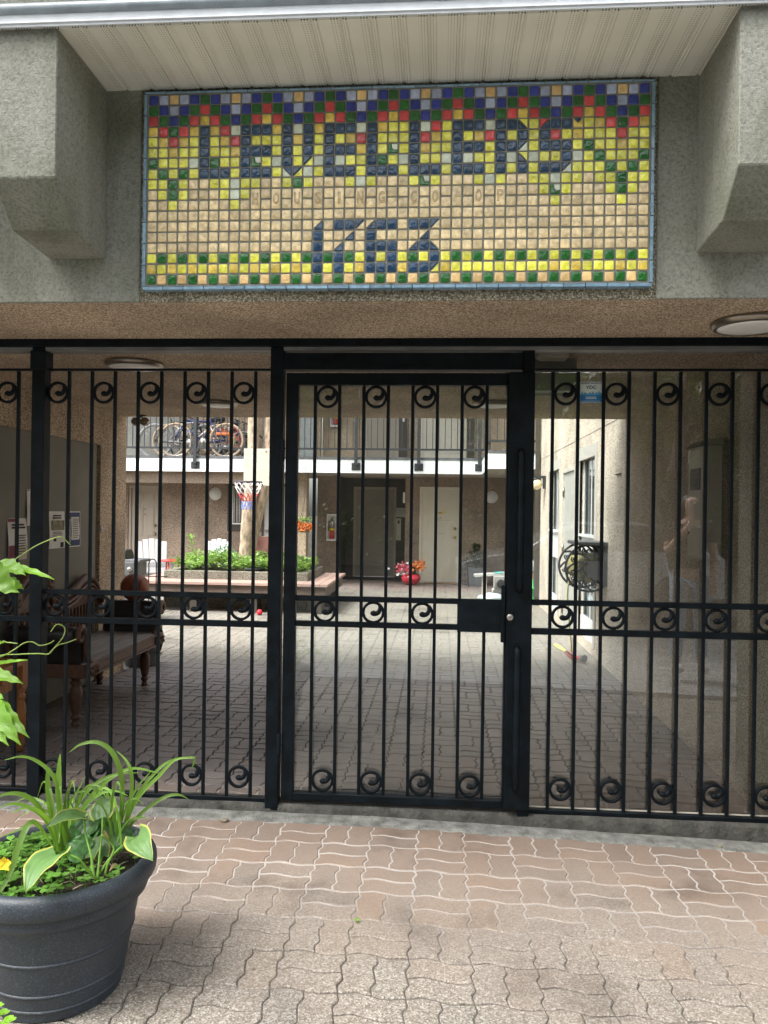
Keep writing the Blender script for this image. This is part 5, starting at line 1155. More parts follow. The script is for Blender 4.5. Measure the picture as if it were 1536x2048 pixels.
# re-centre baluster data on its foot
for k in range(77):
    x = -8.3+k*.118
    o = bpy.data.objects.new('baluster', bdat); col.objects.link(o); o.parent = rl; o.location = Vector((x,14.77,2.723))-LOC[rl.name]
for k in range(6):
    o = bpy.data.objects.new('baluster', bdat); col.objects.link(o); o.parent = rl; o.location = Vector((.93+k*.118,12.87,2.723))-LOC[rl.name]
for k in range(7):
    o = bpy.data.objects.new('baluster', bdat); col.objects.link(o); o.parent = rl; o.location = Vector((.798,13.1+k*.23,2.723))-LOC[rl.name]
for x in (-7.55,-6.35,-4.80,-3.2,-1.63,-.42,.74):
    p_ = MB().box(x-.032,14.735,2.40,x+.032,14.765,3.64).build('post', RAILM, rl)
    m_ = MB().box(x-.085,14.786,2.30,x+.085,14.799,2.44); b_ = m_.build('fixing_plate', RAILM, p_)
    MB().box(x-.03,14.7655,2.33,x+.03,14.7855,2.42).build('stand_off', RAILM, p_)
# wall lamps, cabinets and intercom
def wall_lamp(x, y, z, lab):
    t = thing('round_wall_lamp', lab, 'wall lamp', (x,y,z-.13), 'round bulkhead wall lamps')
    MB().lathe([(.0001,-.06),(.08,-.052),(.112,-.03),(.122,-.012),(.125,0)], (x,y,z), 28, axis='y').build('diffuser', M('bulkhead_opal', (.62,.63,.62), .35, var=.03), t); MB().lathe([(.128,-.008),(.132,0)], (x,y-.0005,z), 28, axis='y').build('back_ring', WHITEP, t)
wall_lamp(-4.69, 15.8, 1.83, 'round white bulkhead lamp above the second white armchair')
wall_lamp(1.10, 16.6, 1.85, 'round white bulkhead lamp on the wall right of the cream door')
def cabinet(x0, x1, z0, z1, y, lab, elab):
    t = thing('extinguisher_cabinet', lab, 'cabinet', ((x0+x1)/2,y,z0), 'fire extinguisher cabinets')
    m_ = MB(); e = .018; m_.box(x0,y-.10,z0,x0+e,y-.001,z1); m_.box(x1-e,y-.10,z0,x1,y-.001,z1); m_.box(x0+e,y-.10,z0,x1-e,y-.001,z0+e+.02); m_.box(x0+e,y-.10,z1-e-.03,x1-e,y-.001,z1); m_.box(x0+e,y-.012,z0+e+.02,x1-e,y-.001,z1-e-.03, 0); m_.build('case', WHITEP, t)
    cx = (x0+x1)/2; zb = z0+.045
    f = thing('fire_extinguisher', elab, 'fire extinguisher', (cx,y-.055,zb), 'fire extinguishers in cabinets')
    h = min(.42, z1-z0-.12); r_ = min(.055,(x1-x0)/2-.03)
    MB().lathe([(.0001,0),(r_,0),(r_,h*.42)], (cx,y-.058,zb), 18).build('cylinder_base', RED, f); MB().lathe([(r_+.0005,h*.42),(r_+.0005,h*.55)], (cx,y-.058,zb), 18).build('yellow_label', YEL, f); MB().lathe([(r_,h*.55),(r_,h*.85),(r_*.8,h*.95),(.02,h)], (cx,y-.058,zb), 18).build('cylinder_body', METAL, f)
    m_ = MB(); m_.tube([(cx,y-.058,zb+h),(cx,y-.058,zb+h+.03),(cx+.04,y-.06,zb+h+.035)], .011, 8); m_.tube([(cx-.01,y-.058,zb+h+.01),(cx-r_-.008,y-.06,zb+h*.85),(cx-r_-.012,y-.06,zb+h*.4)], .008, 6); m_.build('valve_hose', BLACKP, f)
cabinet(-2.44,-2.22,.86,1.44,16.6,'white fire cabinet on the brown wall beside the taupe door','red and silver extinguisher in the ground floor cabinet')
cabinet(-2.43,-2.21,3.36,3.80,16.9,'white fire cabinet on the upper floor wall behind the railing','red extinguisher in the upper floor cabinet')
t = thing('intercom', 'pale metal entry panel with a camera beside the taupe door', 'intercom', (-.9,17.58,.86))
m_ = MB(); m_.box(-.995,17.56,.86,-.885,17.599,1.36); m_.build('plate', METAL, t); MB().box(-.965,17.555,1.24,-.915,17.5595,1.31).build('camera_window', BLACKP, t); MB().lathe([(.0001,-.01),(.016,-.008),(.016,0)], (-.94,17.559,.92), 10, axis='y').build('button', BRASS, t)
t = thing('notice_plate', 'small pale plate above the metal entry panel', 'sign', (-.88,17.58,1.4))
m_ = MB(); m_.box(-1.0,17.575,1.39,-.77,17.599,1.60); m_.build('plate', M('pale_plate', (.50,.49,.46), .6), t)
t = thing('alarm_box', 'small white alarm box on the corner above the toys', 'alarm', (-.77,16.58,1.7))
MB().box(-.80,16.56,1.70,-.755,16.599,1.93).build('case', WHITEP, t, bevel=.004)
t = thing('light_switch', 'small white switch plate on the upper wall', 'switch', (-.83,16.78,3.5))
MB().box(-.86,16.785,3.48,-.80,16.7995,3.60).build('plate', WHITEP, t)
t = thing('door_mat', 'black rubber mat in front of the taupe door', 'mat', (-1.5,17.1,.003)); MB().box(-2.15,16.9,.003,-.85,17.5,.02).build('pad', MAT_, t, bevel=.004)
t = thing('door_mat', 'thin tan mat in front of the cream door', 'mat', (0,16.4,.003)); MB().box(-.33,16.28,.003,.38,16.55,.015).build('pad', M('coir', (.36,.24,.13), .95, var=.3, scale=60), t, bevel=.003)
# ---------------------------------------------------------------- planter bed, bench and tree
pl = thing('planter_bed', 'long low concrete planter bed around the tree', 'planter', (-3.08,12.2,0))
mb = MB(); a_, b__, c_, d__ = -4.20,-1.97,11.5,13.0
mb.box(a_,c_,-.02,b__,c_+.14,.566); mb.box(a_,d__-.14,-.02,b__,d__,.566); mb.box(a_,c_+.14,-.02,a_+.14,d__-.14,.566); mb.box(b__-.14,c_+.14,-.02,b__,d__-.14,.566)
mb.build('concrete_edge', pebble('planter_aggregate', [(.20,.19,.145),(.235,.22,.175),(.175,.165,.125),(.26,.245,.195)], 90, .5), pl, bevel=.01)
MB().box(a_+.14,c_+.14,.0,b__-.14,d__-.14,.50).build('soil', SOIL, pl)
bn = thing('slatted_bench', 'low red brown slatted bench wrapped around the planter bed', 'bench', (-2.9,11.3,0))
def slats(x0,x1,y0,y1,along,n,g=.008):
    for k in range(n):
        if along == 'x': w_ = (y1-y0)/n; MB().box(x0,y0+k*w_+g/2,.405,x1,y0+(k+1)*w_-g/2,.44).build('slat', DECK, bn)
        else: w_ = (x1-x0)/n; MB().box(x0+k*w_+g/2,y0,.405,x0+(k+1)*w_-g/2,y1,.44).build('slat', DECK, bn)
slats(-4.6,-1.968,11.0,11.495,'x',4); slats(-1.964,-1.60,11.0,13.15,'y',3); slats(-4.6,-4.206,11.5,13.0,'y',3)
m_ = MB(); m_.box(-4.58,11.05,.24,-1.64,11.08,.404); m_.box(-1.68,11.08,.24,-1.65,13.1,.404); m_.build('apron', wood('bench_apron', (.13,.095,.075), (2,20,20), .8), bn)
for x in (-4.5,-3.6,-2.7,-1.75): MB().box(x-.05,11.08,-.01,x+.05,11.38,.404).build('leg', TRIMD, bn)
for y in (12.0,12.9): MB().box(-1.9,y-.05,-.01,-1.7,y+.05,.404).build('leg', TRIMD, bn)
tr = thing('courtyard_tree', 'pale barked forked tree growing in the planter bed behind the hoop', 'tree', (-3.1,12.2,.5))
tj = at(497,1030,12.2)
m_ = MB(); m_.tube(spline([at(488,1150,12.2), at(491,1120,12.2), at(494,1070,12.2), tj, at(503,970,12.22), at(506,900,12.25), at(508,835,12.3), at(512,740,12.4)], 40), [.135]*2+[.125]*3+[.112]*8+[.105]*8+[.092]*12+[.08]*20, 14)
m_.v = [(x+.012*mnoise.noise((x*8,y*8,z*3)), y+.012*mnoise.noise((x*8,y*8+9,z*3)), z) for x, y, z in m_.v]
m_.build('trunk', BARK, tr)
m_ = MB(); m_.tube(spline([at(497,1105,12.26), at(508,1060,12.3), at(520,1005,12.32), at(531,960,12.35), at(536,900,12.4), at(540,835,12.45), at(548,720,12.6)], 36), .095, 14); m_.build('limb', BARK, tr)
def crown(mb, blobs, n, size, droop=.3):
    for (cx,cy,cz_,rx,ry,rz) in blobs:
        sub = [(rnd.gauss(0,.5),rnd.gauss(0,.5),rnd.gauss(0,.5)) for _ in range(14)]
        for k in range(n):
            q = sub[rnd.randrange(14)]; p = Vector((cx+rx*(q[0]+rnd.gauss(0,.22)), cy+ry*(q[1]+rnd.gauss(0,.22)), cz_+rz*(q[2]+rnd.gauss(0,.18))))
            mb.cur = rnd.random(); d = Vector((rnd.uniform(-1,1),rnd.uniform(-1,1),rnd.uniform(-.8,.4)-droop)); s_ = size*rnd.uniform(.6,1.3)
            mb.leafq(p, d, (rnd.uniform(-.5,.5),rnd.uniform(-.5,.5),1), s_, s_*.55)
m_ = MB(); crown(m_, [(-2.8,12.6,6.6,1.2,1.2,.9)], 1400, .14); m_.build('crown', LEAFT, tr)
# basketball hoop
t = thing('basketball_hoop', 'basketball hoop with plywood backboard and red white blue net on the tree', 'hoop', (-2.7,11.8,1.5))
p0, p1 = at(488,897,11.85), at(556,972,11.85)
MB().box(p0.x,11.85,p1.z,p1.x,11.868,p0.z).build('backboard', PLY, t, bevel=.002)
MB().sphere(at(532,903,11.845), .010, 8).build('bolt', BLACKP, t)
hc = at(496.5,964,11.52); hr = .205
m_ = MB(); m_.tube([hc+Vector((hr*math.cos(a*math.pi/24),hr*math.sin(a*math.pi/24),0)) for a in range(48)], .011, 8, closed=True); m_.tube([hc+Vector((.1,.17,0)),(hc.x+.14,11.85,hc.z-.03)], .014, 6); m_.tube([hc+Vector((.0,.2,0)),(hc.x+.02,11.85,hc.z-.03)], .014, 6); m_.build('rim', M('dark_rim', (.06,.05,.07), .5), t)
ns = 12
def nr(f): return .205-.105*min(1,f*1.5)+.012*math.sin(f*6)
for nm, fa, fb_, mt in (('white_net',0,.42,M('net_white',(.8,.8,.8),.8)),('red_net',.42,.70,M('net_red',(.62,.10,.10),.8)),('blue_net',.70,1.0,M('net_blue',(.16,.25,.62),.8))):
    m_ = MB(); L_ = .42
    for k in range(ns):
        for sg_ in (1,-1):
            pts = []
            for i in range(7):
                f = fa+(fb_-fa)*i/6; a = 2*math.pi*(k+sg_*f*3.2)/ns; pts.append(hc+Vector((nr(f)*math.cos(a),nr(f)*math.sin(a),-f*L_)))
            m_.tube(pts, .0065, 5)
    m_.build(nm, mt, t)
# planting in the bed
def foliage(name, lab, cat, mat, blobs, n, size, kind=None, up=.3):
    m_ = MB(); 
    for (cx,cy,z0,rx,ry,h) in blobs:
        for k in range(n):
            a = rnd.uniform(0,6.283); q = math.sqrt(rnd.random()); x = cx+rx*q*math.cos(a); y = cy+ry*q*math.sin(a); z = z0+h*rnd.random()**.7*(1-.5*q*q)
            m_.cur = rnd.random(); d = Vector((rnd.uniform(-1,1),rnd.uniform(-1,1),rnd.uniform(-.3,.6)+up)); s_ = size*rnd.uniform(.6,1.3); m_.leafq((x,y,z), d, (0,0,1), s_, s_*.62)
    o = m_.build(name, mat); tag(o, lab, cat, kind=kind); return o
m_ = MB()
for k in range(6500):
    x = rnd.uniform(-4.12,-2.03); y = rnd.uniform(11.55,12.95)
    if x < -4.06 and rnd.random() < .5: continue
    h = .57+.17*max(0,mnoise.noise((x*3,y*3,1))+.6)*rnd.random()**.5+rnd.uniform(-.02,.08); h += .04*math.exp(-((x+3.4)/.5)**2)
    m_.cur = rnd.random(); s_ = rnd.uniform(.04,.08); m_.leafq((x,y,h), (rnd.uniform(-1,1),rnd.uniform(-1,.4),rnd.uniform(-.2,.5)), (rnd.uniform(-.3,.3),rnd.uniform(-.4,.1),1), s_, s_*.7)
tag(m_.build('bed_plants', LEAFP), 'bright green leafy ground cover filling the planter bed', 'plants', kind='stuff')
foliage('columbine', 'bushy blue green plant in front of the second white armchair', 'plant', LEAFBL, [(-3.48,12.3,.60,.26,.22,.32)], 380, .055)
sp_ = thing('sapling', 'upright leafy stem rising from the planter bed', 'plant', at(388,1130,12.4))
m_ = MB(); st_ = spline([at(388,1140,12.4), at(386,1110,12.4), at(383,1085,12.4), at(381,1074,12.4)], 14); m_.tube(st_, .007, 6); m_.build('stem', LEAFP, sp_)
m_ = MB()
for i in range(26):
    p = st_[min(len(st_)-1, 3+int(i*.42))]; a = i*2.4; m_.cur = rnd.random(); m_.leafq(p, (math.cos(a),math.sin(a)*.6,.45), (0,0,1), .115, .04)
m_.build('leaves', LEAFP, sp_)
t = thing('dish', 'dark shallow dish resting among the bed plants at the foot of the tree', 'dish', (-2.85,11.7,.58))
c = at(509,1141,11.72); MB().lathe([(.0001,0),(.14,0),(.19,.045),(.18,.045),(.13,.012),(.0001,.012)], c, 24).build('bowl', M('dark_dish', (.05,.06,.075), .4), t)
t = thing('red_ball', 'small red ball on the paving in front of the bench', 'ball', (-2.5,10.9,0)); c = at(519,1231,10.85); MB().sphere((c.x,c.y,.042), .042, 16).build('ball_skin', M('red_rubber', (.62,.02,.03), .5), t)
# ---------------------------------------------------------------- chairs and barbecue behind the planter
CHAIRW = M('chair_white_resin', (.43,.425,.425), .5, var=.05)
def adirondack(lab, x, y, rz):
    t = thing('garden_armchair', lab, 'armchair', (0,0,0), 'white garden armchairs')
    bdir = Vector((0,.32,.95)).normalized()
    for k, (dx, L) in enumerate(((-.2,.66),(-.1,.70),(0,.715),(.1,.70),(.2,.66))):
        a = Vector((dx*.95,.22,.27)); b_ = Vector((dx*1.12,.22,.27))+bdir*L; MB().bar(a,b_,.100,.02, up=(0,-1,.3)).build('back_slat', CHAIRW, t, bevel=.006)
    for k in range(5): MB().box(-.25,-.30+k*.105,.36-k*.022,.25,-.205+k*.105,.38-k*.022).build('seat_slat', CHAIRW, t)
    for s_ in (-1,1):
        MB().box(s_*.27-.02,-.30,0,s_*.27+.02,-.20,.52).build('leg', CHAIRW, t); MB().bar((s_*.27,-.25,.33),(s_*.27,.42,.02),.035,.09).build('leg', CHAIRW, t)
        MB().box(s_*.31-.065,-.36,.521,s_*.31+.065,.36,.545).build('armrest', CHAIRW, t, bevel=.01)
    MB().box(-.29,.26,.44,.29,.29,.52).build('back_rail', CHAIRW, t)
    t.location = (x,y,0); t.rotation_euler = (0,0,rz); return t
adirondack('white slatted garden armchair behind the barbecue', -5.12, 13.55, R(28))
adirondack('white slatted garden armchair half hidden behind the bed plants', -4.30, 14.0, R(-14))
t = thing('papasan_chair', 'round rattan chair with a tufted brown cushion behind the tree', 'chair', (-3.28,13.85,0))
rm = Matrix.Rotation(R(52), 3, 'X'); cc = Vector((-3.24,13.85,.55))
m_ = MB(); m_.tube([cc+rm@Vector((.44*math.cos(a*math.pi/20),.44*math.sin(a*math.pi/20),.16)) for a in range(40)], .022, 8, closed=True); m_.tube([cc+rm@Vector((.27*math.cos(a*math.pi/20),.27*math.sin(a*math.pi/20),-.06)) for a in range(40)], .018, 8, closed=True)
for k in range(12): a = k*math.pi/6; m_.tube([cc+rm@Vector((.44*math.cos(a),.44*math.sin(a),.16)), cc+rm@Vector((.27*math.cos(a),.27*math.sin(a),-.06))], .012, 6)
m_.build('rattan_bowl', wood('rattan', (.36,.27,.18), (9,9,9)), t)
m_ = MB(); nn = 32; P_ = 9
for i in range(P_):
    for k in range(nn):
        r_ = .43*i/(P_-1); a = 2*math.pi*k/nn; z = .22*(r_/.43)**2-.02+.05*(abs(math.sin(a*4))**.6)*min(1,r_/.15)*(1 if r_ < .40 else .6)
        m_.v.append(tuple(cc+rm@Vector((r_*math.cos(a),r_*math.sin(a),z)))); m_.rv.append(.5)
for i in range(P_-1):
    for k in range(nn): m_.f.append((i*nn+k,(i+1)*nn+k,(i+1)*nn+(k+1)%nn,i*nn+(k+1)%nn)); m_.m.append(0); m_.sm.append(True)
m_.build('cushion', M('brown_cushion', (.12,.05,.038), .9, var=.2, scale=8), t)
m_ = MB(); m_.tube([(-3.28+.28*math.cos(a*math.pi/12),13.9+.28*math.sin(a*math.pi/12),.02) for a in range(24)], .018, 8, closed=True); m_.tube([(-3.28+.16*math.cos(a*math.pi/12),13.9+.16*math.sin(a*math.pi/12),.34) for a in range(24)], .014, 8, closed=True)
for k in range(6): a = k*math.pi/3; m_.tube([(-3.28+.28*math.cos(a),13.9+.28*math.sin(a),.02),(-3.28+.16*math.cos(a),13.9+.16*math.sin(a),.34)], .012, 6)
m_.build('rattan_base', wood('rattan_dark', (.16,.11,.07), (9,9,9)), t)
t = thing('red_table', 'low red topped side table beside the white armchair', 'table', (-4.80,13.5,0))
MB().lathe([(.0001,.56),(.19,.56),(.20,.575),(.19,.59),(.0001,.59)], (-4.80,13.5,0), 28).build('tabletop', RED, t)
for k in range(3): a = k*2.094+.5; MB().tube([(-4.80+.12*math.cos(a),13.5+.12*math.sin(a),.56),(-4.80+.19*math.cos(a),13.5+.19*math.sin(a),0)], .012, 8).build('leg', RED, t)
t = thing('barbecue', 'grey gas barbecue with black lid at the courtyard edge left', 'barbecue', (-4.25,10.05,0))
MB().box(-4.62,9.86,.60,-3.99,10.28,.80).build('firebox', GREYP, t, bevel=.02, seg=2)
m_ = MB(); m_.prism([(9.88,.801),(10.26,.801),(10.25,.88),(10.18,.95),(10.0,.95),(9.91,.90)], 'x', -4.60,-4.16); m_.build('lid', BLACKP, t, bevel=.015, seg=2)
MB().box(-4.155,9.88,.785,-3.93,10.26,.825).build('side_shelf', GREYP, t, bevel=.008)
MB().box(-4.60,9.90,.08,-4.02,10.24,.599).build('cabinet', GREYP, t)
for x in (-4.42,-4.24,-4.06): MB().lathe([(.0001,-.035),(.026,-.033),(.030,-.005),(.036,0)], (x,9.859,.70), 14, axis='y').build('knob', METAL, t)
for x in (-4.5,-4.1): MB().lathe([(.0001,-.02),(.08,-.02),(.085,0),(.08,.02),(.0001,.02)], (x,9.95,.085), 18, axis='y').build('wheel', RUBBER, t)
# ---------------------------------------------------------------- things by the far doors
hb = thing('flower_basket', 'hanging basket of orange flowers beside the rear column', 'flower basket', (-2.30,13.6,1.15))
c = Vector((-2.40,13.55,1.22))
MB().lathe([(.0001,-.10),(.09,-.10),(.15,.02),(.155,.04),(.14,.04)], c, 18).build('basket', wood('coir_basket', (.25,.17,.09), (9,9,9), .9), hb)
m_ = MB()
for k in range(150):
    a = rnd.uniform(0,6.28); q = .19*math.sqrt(rnd.random()); m_.cur = rnd.random(); m_.leafq(c+Vector((q*math.cos(a),q*math.sin(a),rnd.uniform(.02,.17))), (rnd.uniform(-1,1),rnd.uniform(-1,1),rnd.uniform(-.6,.5)), (0,0,1), .06, .036)
for k in range(26): m_.leafq(c+Vector((.17+.015*math.sin(k),-.12,.0-.016*k)), (rnd.uniform(-1,1),rnd.uniform(-1,1),-.5), (0,0,1), .045, .03)
m_.build('leaves', LEAFP, hb)
m_ = MB()
for k in range(46):
    a = rnd.uniform(-2.6,.3); p = c+Vector((.04+.15*math.cos(a),-.10+.1*math.sin(a),rnd.uniform(-.05,.07)))
    for q in range(4): m_.leafq(p, (rnd.uniform(-1,1),rnd.uniform(-1,.1),rnd.uniform(-1,1)), (0,-1,0), .045, .035)
m_.build('flowers', ORG, hb)
m_ = MB()
for k in range(3): a = k*2.09; m_.tube([c+Vector((.14*math.cos(a),.14*math.sin(a),.04)),(c.x,c.y,1.75)], .003, 4)
m_.tube([(c.x,c.y,1.75),(c.x,c.y,2.3)], .004, 4); m_.build('hanger', BLACKP, hb)
fp = thing('flower_arrangement', 'red and white pot of pink and orange flowers beside the cream door', 'flowers', (-.62,15.95,0))
MB().lathe([(.0001,0),(.10,0),(.19,.08),(.205,.15),(.17,.22),(.155,.22),(.15,.18)], (-.58,15.95,.003), 24).build('bowl', M('red_glaze', (.50,.03,.05), .25, var=.5, scale=12), fp)
for nm, mt, cc_, n_ in (('pink_flowers', PINK, (-.70,15.92,.32), 120), ('white_flowers', WHITEP, (-.72,15.95,.30), 50), ('orange_flowers', ORG, (-.44,15.95,.40), 60), ('leaves', LEAFD, (-.6,16.0,.28), 80)):
    m_ = MB()
    for k in range(n_): m_.leafq(Vector(cc_)+Vector((rnd.gauss(0,.075),rnd.gauss(0,.06),rnd.gauss(0,.055))), (rnd.uniform(-1,1),rnd.uniform(-1,.2),rnd.uniform(-.5,1)), (0,-1,.3), .07, .055)
    m_.build(nm, mt, fp)
cf = thing('potted_conifer', 'small green conifer in a square grey planter right of the cream door', 'potted tree', (.76,16.1,0))
m_ = MB(); h_ = .17; m_.add([(.76-.15,15.95,.0),(.76+.15,15.95,0),(.76+.15,16.25,0),(.76-.15,16.25,0),(.76-.20,15.90,.38),(.76+.20,15.90,.38),(.76+.20,16.30,.38),(.76-.20,16.30,.38)], [(0,3,2,1),(4,5,6,7),(0,1,5,4),(1,2,6,5),(2,3,7,6),(3,0,4,7)]); m_.build('planter_box', M('slate_planter', (.16,.17,.18), .6), cf, bevel=.01)
m_ = MB()
for k in range(1100):
    f = rnd.random(); z = .36+f*.50; r_ = (.19*(1-f)**.8+.03)*(1+.25*math.sin(f*22))*math.sqrt(rnd.random()); a = rnd.uniform(0,6.28); m_.cur = rnd.random(); m_.leafq((.76+r_*math.cos(a),16.1+r_*math.sin(a),z), (math.cos(a),math.sin(a),rnd.uniform(-.2,.8)), (0,0,1), .06, .022)
m_.build('foliage', LEAFD, cf); MB().tube([(.76,16.1,.38),(.76,16.1,.8)], [.016,.006], 6).build('trunk', BARKD, cf)
ic = thing('iron_plant_stand', 'black wrought iron scroll screen beside the cream door', 'iron screen', (.49,15.7,0))
m_ = MB(); m_.tube([(.42,15.7,.0),(.42,15.7,.45)]+[(.495-.075*math.cos(a),15.7,.45+.10*math.sin(a)) for a in (.5,1.0,1.57,2.1,2.6)]+[(.57,15.7,.45),(.60,15.7,0)], .011, 6)
for z in (.12,.24,.36,.47):
    for s_ in (-1,1): m_.tube([(.495+s_*(.034+.028*math.cos(a*.7)*(1-a/14)),15.7,z+.045*math.sin(a*.7)*(1-a/14)) for a in range(12)], .008, 5)
m_.tube([(.43,15.7,.06),(.58,15.7,.06)], .009, 5); m_.build('scrollwork', BLACKP, ic)
kt = thing('play_table', 'white and teal plank table with tilted top at the back right', 'table', (1.1,13.9,0))
TEAL = M('teal_paint', (.10,.42,.40), .5, var=.1)
m_ = MB(); m_.bar((.62,13.8,.395),(1.5,13.8,.47),.36,.035); m_.build('plank_top', M('grubby_white_plank', (.40,.39,.36), .7, var=.2, scale=6), kt); m_ = MB(); m_.bar((.98,13.8,.446),(1.12,13.8,.458),.365,.006); m_.build('teal_stripe', TEAL, kt)
for x in (.80,1.36): MB().box(x-.04,13.68,0,x+.04,13.92,.375).build('leg', M('leg_beige', (.50,.44,.38), .6), kt)
sb = thing('speaker_box', 'pale grey box with a round vent under the plank table', 'box', (1.12,14.1,.12)); MB().box(1.0,14.1,.11,1.24,14.35,.36).build('case', M('box_grey', (.42,.42,.40), .6), sb, bevel=.01); MB().lathe([(.0001,-.004),(.06,-.006),(.075,-.008),(.08,0)], (1.12,14.099,.23), 20, axis='y').build('vent', GREYP, sb); MB().box(.98,14.08,.0,1.26,14.4,.109).build('base', WHITEP, sb)
ts = thing('toy_sack', 'pale blue and white plastic sack in front of the plank table', 'sack', (.9,13.2,0))
m_ = MB(); m_.sphere((.92,13.25,.075), .17, 18, 0, .45); m_.sphere((.76,13.22,.06), .11, 14, 0, .5); m_.sphere((1.08,13.3,.06), .12, 14, 0, .5)
m_.v = [(x+.03*mnoise.noise((x*9,y*9,z*9)), y+.03*mnoise.noise((x*9+5,y*9,z*9)), max(.002,z+.03*mnoise.noise((x*9,y*9+5,z*9)))) for x, y, z in m_.v]
m_.build('sack_skin', M('blue_white_plastic', (.55,.66,.70), .35, var=.35, scale=9), ts)
gc = thing('green_chair', 'small bright green folding chair beside the right wing', 'chair', (1.52,12.95,0)); GRN = M('green_plastic', (.04,.48,.10), .45)
m_ = MB()
for s_ in (1.43,1.56): m_.tube([(s_,12.8,0),(s_,13.0,.28),(s_,13.1,.50)], .013, 6); m_.tube([(s_,13.12,0),(s_,12.85,.27)], .013, 6)
m_.build('chair_frame', GRN, gc); MB().box(1.42,12.82,.265,1.57,13.08,.285).build('seat', GRN, gc); MB().box(1.42,13.05,.36,1.57,13.07,.50).build('backrest', M('orange_cloth', (.55,.20,.06), .8), gc)
vp_ = thing('potted_vine', 'white pot with a leafy green plant beside the right wing', 'potted plant', (1.36,13.6,.5)); m_ = MB(); m_.lathe([(.0001,.5),(.07,.5),(.095,.68),(.085,.68)], (1.62,13.7,0), 18); m_.build('pot', WHITEP, vp_)
m_ = MB()
for k in range(90): m_.cur = rnd.random(); m_.leafq((1.62+rnd.gauss(0,.06),13.65+rnd.gauss(0,.05),.70+abs(rnd.gauss(0,.09))), (rnd.uniform(-1,1),rnd.uniform(-1,.2),rnd.uniform(-.3,1)), (0,0,1), .075, .045)
m_.build('leaves', LEAFP, vp_); MB().box(1.50,13.60,0,1.78,13.84,.499).build('stand', GREYP, vp_)
# ---------------------------------------------------------------- bicycles on the balcony
def bike(lab, x, y, r_, wb, fmat, tmat, seat=True, flip=1):
    t = thing('bicycle', lab, 'bicycle', (0,0,0), 'bicycles on the balcony')
    def P(u, z): return (flip*u, 0, z)
    rear, front = -wb/2, wb/2; k = r_/.33
    for nm, u in (('wheel',rear),('wheel',front)):
        m_ = MB(); m_.tube([(flip*u+r_*math.cos(a*math.pi/20),0,r_+r_*math.sin(a*math.pi/20)) for a in range(40)], .019*k+.003, 8, closed=True); wh = m_.build(nm, tmat, t)
        m_ = MB(); m_.tube([(flip*u+(r_-.022*k)*math.cos(a*math.pi/20),0,r_+(r_-.022*k)*math.sin(a*math.pi/20)) for a in range(40)], .011, 6, closed=True)
        for q in range(18): a = q*math.pi/9; m_.tube([(flip*u+.02*math.cos(a+.4),0,r_+.02*math.sin(a+.4)),(flip*u+(r_-.03*k)*math.cos(a),0,r_+(r_-.03*k)*math.sin(a))], .0022, 4)
        m_.lathe([(.0001,-.05),(.022,-.05),(.022,.05),(.0001,.05)], (flip*u,0,r_), 10, axis='y'); m_.build('rim', METAL, wh)
    bb = (-.06*k, r_-.04); st_ = (-.20*k, r_+.42*k); hd = (.34*k, r_+.40*k); hb_ = (.37*k, r_+.28*k)
    m_ = MB(); T = .019
    m_.tube([P(*bb),P(*st_)], T, 8); m_.tube([P(*bb),P(*hb_)], T+.004, 8); m_.tube([P(st_[0]+.01,st_[1]-.06*k),P(*hd)], T, 8); m_.tube([P(hd[0]-.01,hd[1]+.06),P(*hb_)], T+.003, 8)
    for s_ in (-1,1):
        m_.tube([(flip*bb[0],s_*.03,bb[1]),(flip*rear,s_*.05,r_)], .011, 6); m_.tube([(flip*st_[0],s_*.02,st_[1]-.06*k),(flip*rear,s_*.05,r_)], .009, 6); m_.tube([(flip*hb_[0],s_*.045,hb_[1]),(flip*front,s_*.05,r_)], .013, 6)
    m_.build('bike_frame', fmat, t)
    m_ = MB(); sx, sz = st_[0]-.03*k, st_[1]+.14*k; m_.tube([P(*st_),P(sx,sz)], .013, 6); m_.build('seat_post', METAL, t)
    m_ = MB(); m_.tube([P(sx-.13,sz+.02),P(sx-.05,sz+.02),P(sx+.13,sz+.015)], [.06,.055,.018], 10, flat=.5); m_.build('saddle', BLACKP, t)
    m_ = MB(); m_.tube([P(hd[0],hd[1]+.04),P(hd[0]-.02,hd[1]+.16*k),P(hd[0]+.03,hd[1]+.17*k)], .014, 6); m_.tube([(flip*(hd[0]+.03),-.28,hd[1]+.18*k),(flip*(hd[0]+.03),.28,hd[1]+.18*k)], .012, 6); m_.build('handlebar', BLACKP, t)
    m_ = MB(); m_.lathe([(.0001,-.055),(.085*k,-.052),(.085*k,-.048),(.0001,-.045)], (flip*bb[0],0,bb[1]), 18, axis='y'); m_.tube([P(*bb),P(bb[0]+.1,bb[1]-.13)], .012, 6); m_.tube([(flip*(bb[0]+.1),-.1,bb[1]-.13),(flip*(bb[0]+.1),0,bb[1]-.13)], .018, 6)
    m_.tube([P(bb[0],bb[1]+.08*k),P(rear,r_+.04*k)], .006, 5); m_.tube([P(bb[0],bb[1]-.08*k),P(rear,r_-.04*k)], .006, 5); m_.build('drivetrain', METAL, t)
    t.location = (x,y,2.556); t.rotation_euler = (0,0,R(rnd.uniform(-3,3))); return t
BLUF = M('blue_frame', (.02,.028,.13), .3); BLKF = M('black_frame', (.02,.02,.025), .3); ORGF = M('orange_frame', (.62,.16,.04), .5); REDF = M('red_frame', (.5,.04,.06), .35)
bike('black bicycle with grey tyres, leftmost on the balcony', -5.36, 15.55, .345, 1.06, BLKF, M('grey_tyre', (.30,.31,.32), .8))
bike('blue bicycle with tan tyres on the balcony', -4.82, 15.2, .335, 1.05, BLUF, TANR, flip=-1)
